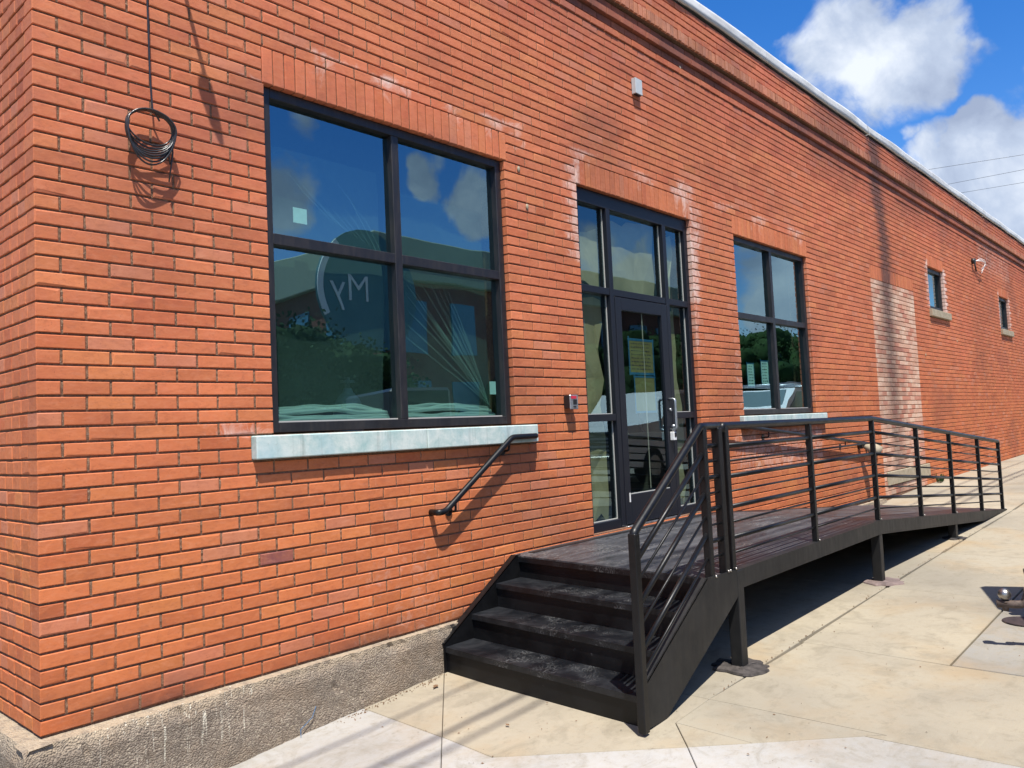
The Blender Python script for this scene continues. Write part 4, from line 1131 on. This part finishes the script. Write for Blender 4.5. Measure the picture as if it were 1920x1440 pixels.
# in local coordinates: x 0..1.9 across the tail, y from 0 (tail) to +5.4 (front, away from the building)
mb = MB(); mb.box(0, 1.9, .05, 2.1, G0+.62, G0+1.28, .05); mb.box(.03, .82, .08, 2.1, G0+1.26, G0+2.0, .04); mb.box(.8, 1.87, .08, 2.1, G0+1.26, G0+1.62, .04); tf(mb).build('bed', M_PAINTG, trk)
mb = MB(); mb.box(.0, 1.9, 2.1, 5.4, G0+.55, G0+1.22, .08); mb.prism([(2.15, G0+1.2), (2.4, G0+1.85), (3.7, G0+1.85), (4.35, G0+1.2)], .12, 1.78, 'x'); tf(mb).build('cab', M_PAINTG, trk)
mb = MB(); mb.box(-.01, 1.91, -.12, .05, G0+.52, G0+.72, .03); tf(mb).build('bumper', M_CHROME, trk)
mb = MB(); mb.box(.06, 1.84, -.0, .045, G0+.74, G0+1.26, .02); tf(mb).build('tailgate', M_PAINTG, trk)
for x in (.0, 1.66):
    for y in (1.1, 4.5):
        mb = MB(); mb.tube([(x, y, G0+.38), (x+.24, y, G0+.38)], .38, 22); tf(mb).build('wheel', M_TYRE, trk)
mb = MB(); mb.box(.3, 1.6, .3, 4.9, G0+.42, G0+.62); tf(mb).build('chassis', M_BLK, trk)
mb = MB(); mb.tube([(4.42+.02, -2.80-.02, .045), (4.42+.02, -2.80-.02, .06)], .02, 10); mb.sphere((4.44, -2.82, .098), .036, 18, 12); mb.build('tow_ball', M_CHROME, trk)
mb = MB(); mb.tube([(4.44, -2.82, .0), (4.44, -2.82, .045)], [.018, .018], 10); mb.tube([(4.44, -2.82, .045), (4.44, -2.82, .06)], .024, 12)
mb.build('ball_stem', M_RUST, trk)
mb = MB(); d = Vector((.25, -.97, 0)).normalized(); p0 = Vector((4.44, -2.82, .040))
mb.tube(fillet([p0-d*.045, p0+d*.10, p0+d*.13+Vector((0, 0, .09))], .035, 5), .024, 10); mb.tube([p0+d*.10+Vector((0, 0, .075)), p0+d*.5+Vector((0, 0, .075))], .032, 4)
mb.build('ball_mount', M_RUST, trk)
mb = MB(); q = Vector((5.20, -2.795, .10)); mb.tube([q, q+Vector((.10, -.30, .05))], .032, 14, cap=False); mb.build('exhaust_pipe', M_RUST, trk)
mb = MB(); n = 24; gx, gy = 5.10, -2.80
mb.add([(gx, gy, gz(gx)+.005)]+[(gx+.14*math.cos(2*math.pi*i/n), gy+.14*math.sin(2*math.pi*i/n), gz(gx)+.004) for i in range(n)], [(0, 1+i, 1+(i+1) % n) for i in range(n)])
mb.tube([(gx, gy, gz(gx)+.002), (gx, gy, gz(gx)+.007)], .135, 24); mb.build('valve_cover', M_COVER, label='round rusty valve cover set in the grey slab at the right edge', category='valve cover')

# ------------------------------------------------------------------ litter and weeds
mb = MB()
for i in range(170):
    x = random.choice([random.uniform(1.2, 5.5), random.uniform(1.2, 12)]); y = random.uniform(-2.9, -.2) if x > 2.2 else random.uniform(-1.6, -.12)
    s = random.uniform(.003, .009); a = random.random()*6.28; z = gz(x)+.003
    mb.add([(x+s*math.cos(a), y+s*math.sin(a), z), (x-s*.5*math.sin(a), y+s*.5*math.cos(a), z+.003), (x-s*math.cos(a), y-s*math.sin(a), z+.001), (x+s*.4*math.sin(a), y-s*.4*math.cos(a), z)], [(0, 1, 2, 3)])
for i in range(420):
    x = random.uniform(.5, 2.3) if i < 330 else random.uniform(2.8, 9); y = (-.07-.04*(x < 1.2))-abs(random.gauss(0, .025)) if i < 330 else -1.70-random.uniform(-.012, .012)
    s = random.uniform(.002, .007); z = gz(x)+.002; a = random.random()*6.28
    mb.add([(x+s*math.cos(a), y+s*math.sin(a), z), (x-s*math.sin(a), y+s*math.cos(a), z), (x-s*math.cos(a), y-s*math.sin(a), z), (x, y, z+s*1.2)], [(0, 1, 3), (1, 2, 3), (2, 0, 3)])
mb.build('litter', M_DRYLEAF, kind='stuff', label='specks of grit and leaf crumbs scattered on the pavement', category='litter')
def dryleaf(x, y, s, a, label):
    mb = MB(); z = gz(x)+.006; pts = []
    for k in range(8):
        t = 2*math.pi*k/8; r = s*(1 if k % 2 == 0 else .55); lx, ly = r*math.cos(t), r*.6*math.sin(t)
        pts.append((x+lx*math.cos(a)-ly*math.sin(a), y+lx*math.sin(a)+ly*math.cos(a), z+random.uniform(0, .01)))
    mb.add([(x, y, z+.004)]+pts, [(0, 1+k, 1+(k+1) % 8) for k in range(8)]); mb.build('dry_leaf', M_DRYLEAF, label=label, category='leaf', group='dry leaves on the pavement')
dryleaf(2.12, -.20, .035, .4, 'curled brown leaf by the footing just left of the steps')
dryleaf(1.93, -.97, .018, 1.4, 'tiny brown leaf on the tan slab left of the lowest step')
mb = MB()
wx, wy = 13.85, -.10
for i in range(46):
    a = random.random()*6.28; l = random.uniform(.05, .17); t = random.uniform(.2, 1.1); w = .012
    p = Vector((wx+random.uniform(-.12, .12), wy+random.uniform(-.04, .04), gz(wx))); q = p+Vector((math.cos(a)*l*math.sin(t), math.sin(a)*l*math.sin(t)*.6-.01, l*math.cos(t)+.02)); s = Vector((-math.sin(a), math.cos(a), 0))*w
    m_ = (p+q)/2+Vector((0, 0, .015)); mb.add([p, m_+s, q, m_-s], [(0, 1, 2, 3)])
mb.build('weed', M_LEAF, label='small green weed at the wall base right of the pale brick infill', category='weed')
mb = MB(); mb.tube([(1.36, -.055, -.24), (1.33, -.062, -.29), (1.25, -.07, -.33), (1.24, -.085, -.375), (1.33, -.16, gz(1.33)+.003), (1.42, -.28, gz(1.42)+.003), (1.38, -.36, gz(1.38)+.003), (1.30, -.38, gz(1.30)+.003)], .0016, 5)
mb.build('thin_wire', M_TAPE, label='thin dark blue wire hanging over the rough footing onto the slab', category='wire')

# ------------------------------------------------------------------ overhead wires and the other side of the street (seen in the glass)
def pole(x, y, h, label):
    e = empty('utility_pole', (x, y, gz(x)), label, 'utility pole', 'utility poles along the kerb')
    mb = MB(); mb.tube([(x, y, gz(x)-.02), (x, y, h)], [.16, .11], 14); mb.build('pole', M_WOODP, e)
    mb = MB(); mb.box(x-.05, x+.05, y-.9, y+.9, h-.6, h-.48); mb.build('crossarm', M_WOODP, e)
pole(-22, -3.7, 8.6, 'wooden utility pole behind the camera along the kerb'); pole(38, -3.7, 10.2, 'wooden utility pole beyond the parked van along the kerb')
for i, (yw, zw, r) in enumerate(((-3.32, 7.7, .013), (-3.68, 7.6, .020), (-3.95, 7.9, .016))):
    mb = MB(); pts = [(-22+52*t/20, yw, zw+.5*(2*t/20-1)**2-.0) for t in range(21)]; mb.tube(pts, r, 6)
    mb.build('overhead_cable', M_CABLE, label=['thin overhead cable nearest the building', 'thick overhead cable in the middle of the run', 'overhead cable furthest from the building'][i], category='cable', group='overhead cables along the street')
for i, ((xa, ya), (xb, yb)) in enumerate((((26.95, 2.93), (27.75, .41)), ((29.37, 2.89), (29.59, .72)), ((30.98, 2.94), (31.36, 1.02)))):
    d = Vector((xb-xa, yb-ya)).normalized(); a = Vector((xa, ya))-d*14; b = Vector((xb, yb))+d*4.2
    mb = MB(); mb.tube([(a.x, a.y, 9.0), (xa, ya, 9.0), (xb, yb, 9.0), (b.x, b.y, 9.05)], .0055, 6)
    mb.build('sky_wire', M_CABLE, label=['topmost thin wire crossing the cloud above the parapet', 'middle thin wire crossing the cloud above the parapet', 'lowest thin wire crossing the cloud above the parapet'][i], category='wire', group='wires in the sky over the parapet')

opp = empty('corner_building', (18.7, -21, gz(20)), 'dark brick corner building with a pale green cornice across the street', 'building')
ZB = gz(20)
mb = MB(); mb.box(18.9, 46, -38, -21, ZB-.2, 8.3); mb.build('wall', M_DBRICK, opp)
mb = MB(); mb.box(18.6, 46.3, -38.3, -20.7, 7.6, 9.4, .05); mb.build('cornice', M_CORN, opp)
for i in range(9):
    for z in (1.2, 4.6):
        mb = MB(); mb.box(20+i*2.8, 21.5+i*2.8, -20.99, -20.93, z, z+2.2); w_ = mb.build('window', M_BLUEW, opp)
for i in range(5):
    mb = MB(); mb.box(18.84, 18.9, -24.5-i*2.8, -23-i*2.8, 4.6, 6.8); mb.build('window', M_BLUEW, opp)
row = empty('brick_row', (2, -24, ZB), 'low dark brick building with stepped parapet across the street', 'building')
mb = MB(); mb.box(-14, 10, -36, -24, ZB-.2, 6.0); mb.box(2, 10.2, -36, -23.8, 5.8, 7.0); mb.box(6, 10.3, -36, -23.7, 6.9, 7.8); mb.build('wall', M_DBRICK, row)
for i in range(7):
    mb = MB(); mb.box(-12+i*3.1, -10.4+i*3.1, -23.99, -23.92, 1.4, 3.6); mb.build('window', M_BLUEW, row)
# round teal shop sign, read in reverse in the glass
sg = empty('round_sign', (14.15, -15.5, gz(14)), 'round teal shop sign with serif letters on a post across the street', 'sign')
def disc_arc(mb, cx, cz, r0, r1, a0, a1, y0, y1, n=28):
    vs = []
    for i in range(n+1):
        a = a0+(a1-a0)*i/n
        for r in (r0, r1):
            for y in (y0, y1): vs.append((cx+r*math.cos(a), y, cz+r*math.sin(a)))
    fs = []
    for i in range(n):
        o = i*4; p = o+4
        fs += [(o, o+2, p+2, p), (o+1, p+1, p+3, o+3), (o, p, p+1, o+1), (o+2, o+3, p+3, p+2)]
    mb.add(vs, fs)
SX, SZ = 14.15, 5.7
mb = MB(); disc_arc(mb, SX, SZ, .01, 1.9, 0, math.pi*2, -15.55, -15.45); mb.build('panel', M_SIGN, sg)
mb = MB(); disc_arc(mb, SX, SZ, 1.70, 1.9, math.pi*.72, math.pi*1.15, -15.44, -15.40); mb.build('rim', M_PAPER, sg)
mb = MB(); mb.tube([(SX, -15.6, gz(11)), (SX, -15.6, SZ-1.7)], .08, 10); mb.build('post', M_STEEL, sg)
fc = bpy.data.curves.new('lettering', 'FONT'); fc.body = 'My'; fc.size = 1.25; fc.extrude = .01; fc.offset = -.014
fo = bpy.data.objects.new('lettering', fc); COL.objects.link(fo)
bpy.context.view_layer.update()
dg = bpy.context.evaluated_depsgraph_get(); me = bpy.data.meshes.new_from_object(fo.evaluated_get(dg)); bpy.data.objects.remove(fo)
me.materials.clear(); me.materials.append(M_PAPER)
lo = bpy.data.objects.new('lettering', me); COL.objects.link(lo); lo.parent = sg
lo.rotation_euler = (R(90), 0, R(180)); lo.location = Vector((SX+.05, -15.43, SZ-.40))-sg.location

def tree(x, y, h, r, label, n=5200, group='trees across the street'):
    e = empty('tree', (x, y, gz(x)), label, 'tree', group); g = gz(x)
    mb = MB(); mb.tube([(x, y, g-.05), (x+.1, y, g+h*.3), (x, y+.1, g+h*.6)], [.22, .16, .08], 10)
    for k in range(6):
        a = k*1.05; mb.tube([(x, y, g+h*(.28+.04*k)), (x+math.cos(a)*r*.6, y+math.sin(a)*r*.6, g+h*(.55+.05*k))], [.08, .02], 6)
    mb.build('trunk', M_BARK, e)
    cl = [(random.gauss(0, r*.48), random.gauss(0, r*.48), random.uniform(.35, .95)*h) for _ in range(46)]
    mb = MB()
    for i in range(n):
        c = random.choice(cl); rr = r*.20
        p = Vector((x+c[0]+random.gauss(0, rr), y+c[1]+random.gauss(0, rr), g+max(.6, c[2]+random.gauss(0, rr*.8))))
        a = Vector((random.gauss(0, 1), random.gauss(0, 1), random.gauss(0, 1))).normalized()*random.uniform(.035, .065)*(1 if x < 20 else 1.5); b = a.orthogonal().normalized()*a.length*.6
        mb.add([p-a, p+b, p+a, p-b], [(0, 1, 2, 3)])
    cr = mb.build('crown', M_LEAF, e)
    mb = MB()
    for c in cl:
        b0 = len(mb.v); mb.sphere((x+c[0], y+c[1], g+max(.8, c[2])), r*.30, 8, 6, (1, 1, .9))
        for q in range(b0, len(mb.v)):
            v = Vector(mb.v[q]); mb.v[q] = tuple(v+Vector((mnoise.noise(v*3), mnoise.noise(v*3+Vector((7, 0, 0))), mnoise.noise(v*3+Vector((0, 9, 0)))))*r*.16)
    mb.build('inner_foliage', M_LEAF, cr)
tree(7.7, -10.2, 3.5, 1.5, 'round leafy street tree nearest the corner', 30000)
tree(9.8, -10.4, 3.1, 1.3, 'lower leafy street tree beside the round one', 22000)
for i, (x, y, h) in enumerate(((30, -19, 4.6), (36, -18, 5.4), (43, -19, 5.0), (52, -20, 6.8), (62, -21, 7), (75, -22, 8))):
    tree(x, y, h, 3.2, ['leafy tree before the corner building, nearest the corner', 'taller leafy tree before the corner building', 'third leafy tree along the far kerb', 'tall tree past the corner building', 'tall tree furthest but one down the street', 'tallest tree at the end of the street'][i], 11000)

def vehicle(name, x0, x1, yc, prof, glass, label, cat, paint, W=1.9):
    g = gz((x0+x1)/2); e = empty(name, ((x0+x1)/2, yc, g), label, cat)
    P2 = [(x0+a, g+b) for a, b in prof]
    mb = MB(); mb.prism(P2, yc-W/2, yc+W/2); mb.build('body', paint, e)
    for q in glass:
        mb = MB(); mb.prism([(x0+a, g+b) for a, b in q], yc-W/2-.01, yc+W/2+.01); mb.build('side_window', M_DGL, e)
    L_ = x1-x0
    for wx in (.95, L_-1.15):
        for s in (-1, 1):
            mb = MB(); mb.tube([(x0+wx, yc+s*(W/2-.22), g+.37), (x0+wx, yc+s*(W/2+.02), g+.37)], .37, 20); wh = mb.build('wheel', M_TYRE, e)
            mb = MB(); mb.tube([(x0+wx, yc+s*(W/2+.015), g+.37), (x0+wx, yc+s*(W/2+.03), g+.37)], .22, 16); mb.build('rim', M_SILV, wh)
    return e, g
e, g = vehicle('parked_pickup', 11.6, 17.2, -5.6, [(0, .45), (0, 1.1), (.15, 1.2), (1.35, 1.28), (2.05, 1.9), (3.3, 1.93), (3.75, 1.3), (5.5, 1.28), (5.55, .5), (5.0, .4), (.3, .35)],
        [[(1.6, 1.32), (2.12, 1.82), (2.6, 1.84), (2.6, 1.32)], [(2.68, 1.32), (2.68, 1.84), (3.22, 1.85), (3.5, 1.34)]], 'white pickup parked along the kerb facing the steps', 'pickup', M_PAINTW)
mb = MB()
for k in range(6): mb.box(11.57, 11.6, -6.3, -4.9, g+.68+k*.075, g+.715+k*.075)
mb.build('grille', M_BLK, e)
for s in (-6.42, -4.95):
    mb = MB(); mb.box(11.58, 11.6, s, s+.17, g+.80, g+1.05, .01); mb.build('headlight', M_SILV, e)
mb = MB(); mb.box(11.5, 11.62, -6.5, -4.7, g+.45, g+.64, .02); mb.build('bumper', M_CHROME, e)
e, g = vehicle('parked_van', 18.4, 23.6, -5.7, [(0, .4), (0, 1.0), (.7, 1.2), (1.5, 1.95), (5.0, 2.0), (5.2, 1.8), (5.2, .4)],
        [[(1.0, 1.2), (1.55, 1.85), (2.4, 1.88), (2.4, 1.2)], [(2.5, 1.2), (2.5, 1.88), (3.6, 1.89), (3.6, 1.2)], [(3.7, 1.2), (3.7, 1.89), (4.9, 1.88), (4.9, 1.2)]], 'white van with a roof rack parked behind the white pickup', 'van', M_PAINTW, 2.0)
mb = MB(); mb.prism([(18.4+.78, g+1.22), (18.4+1.46, g+1.90), (18.4+1.44, g+1.92), (18.4+.76, g+1.24)], -6.55, -4.85); mb.build('windscreen', M_DGL, e)
mb = MB()
for x in (20.2, 21.4, 22.8): mb.tube([(x, -6.6, g+2.1), (x, -4.8, g+2.1)], .025, 8)
for y in (-6.55, -4.85): mb.tube([(19.9, y, g+2.1), (23.2, y, g+2.1)], .025, 8)
mb.build('roof_rack', M_SILV, e)

scene.cycles.max_bounces = 8; scene.cycles.transparent_max_bounces = 16
scene.cycles.use_denoising = True
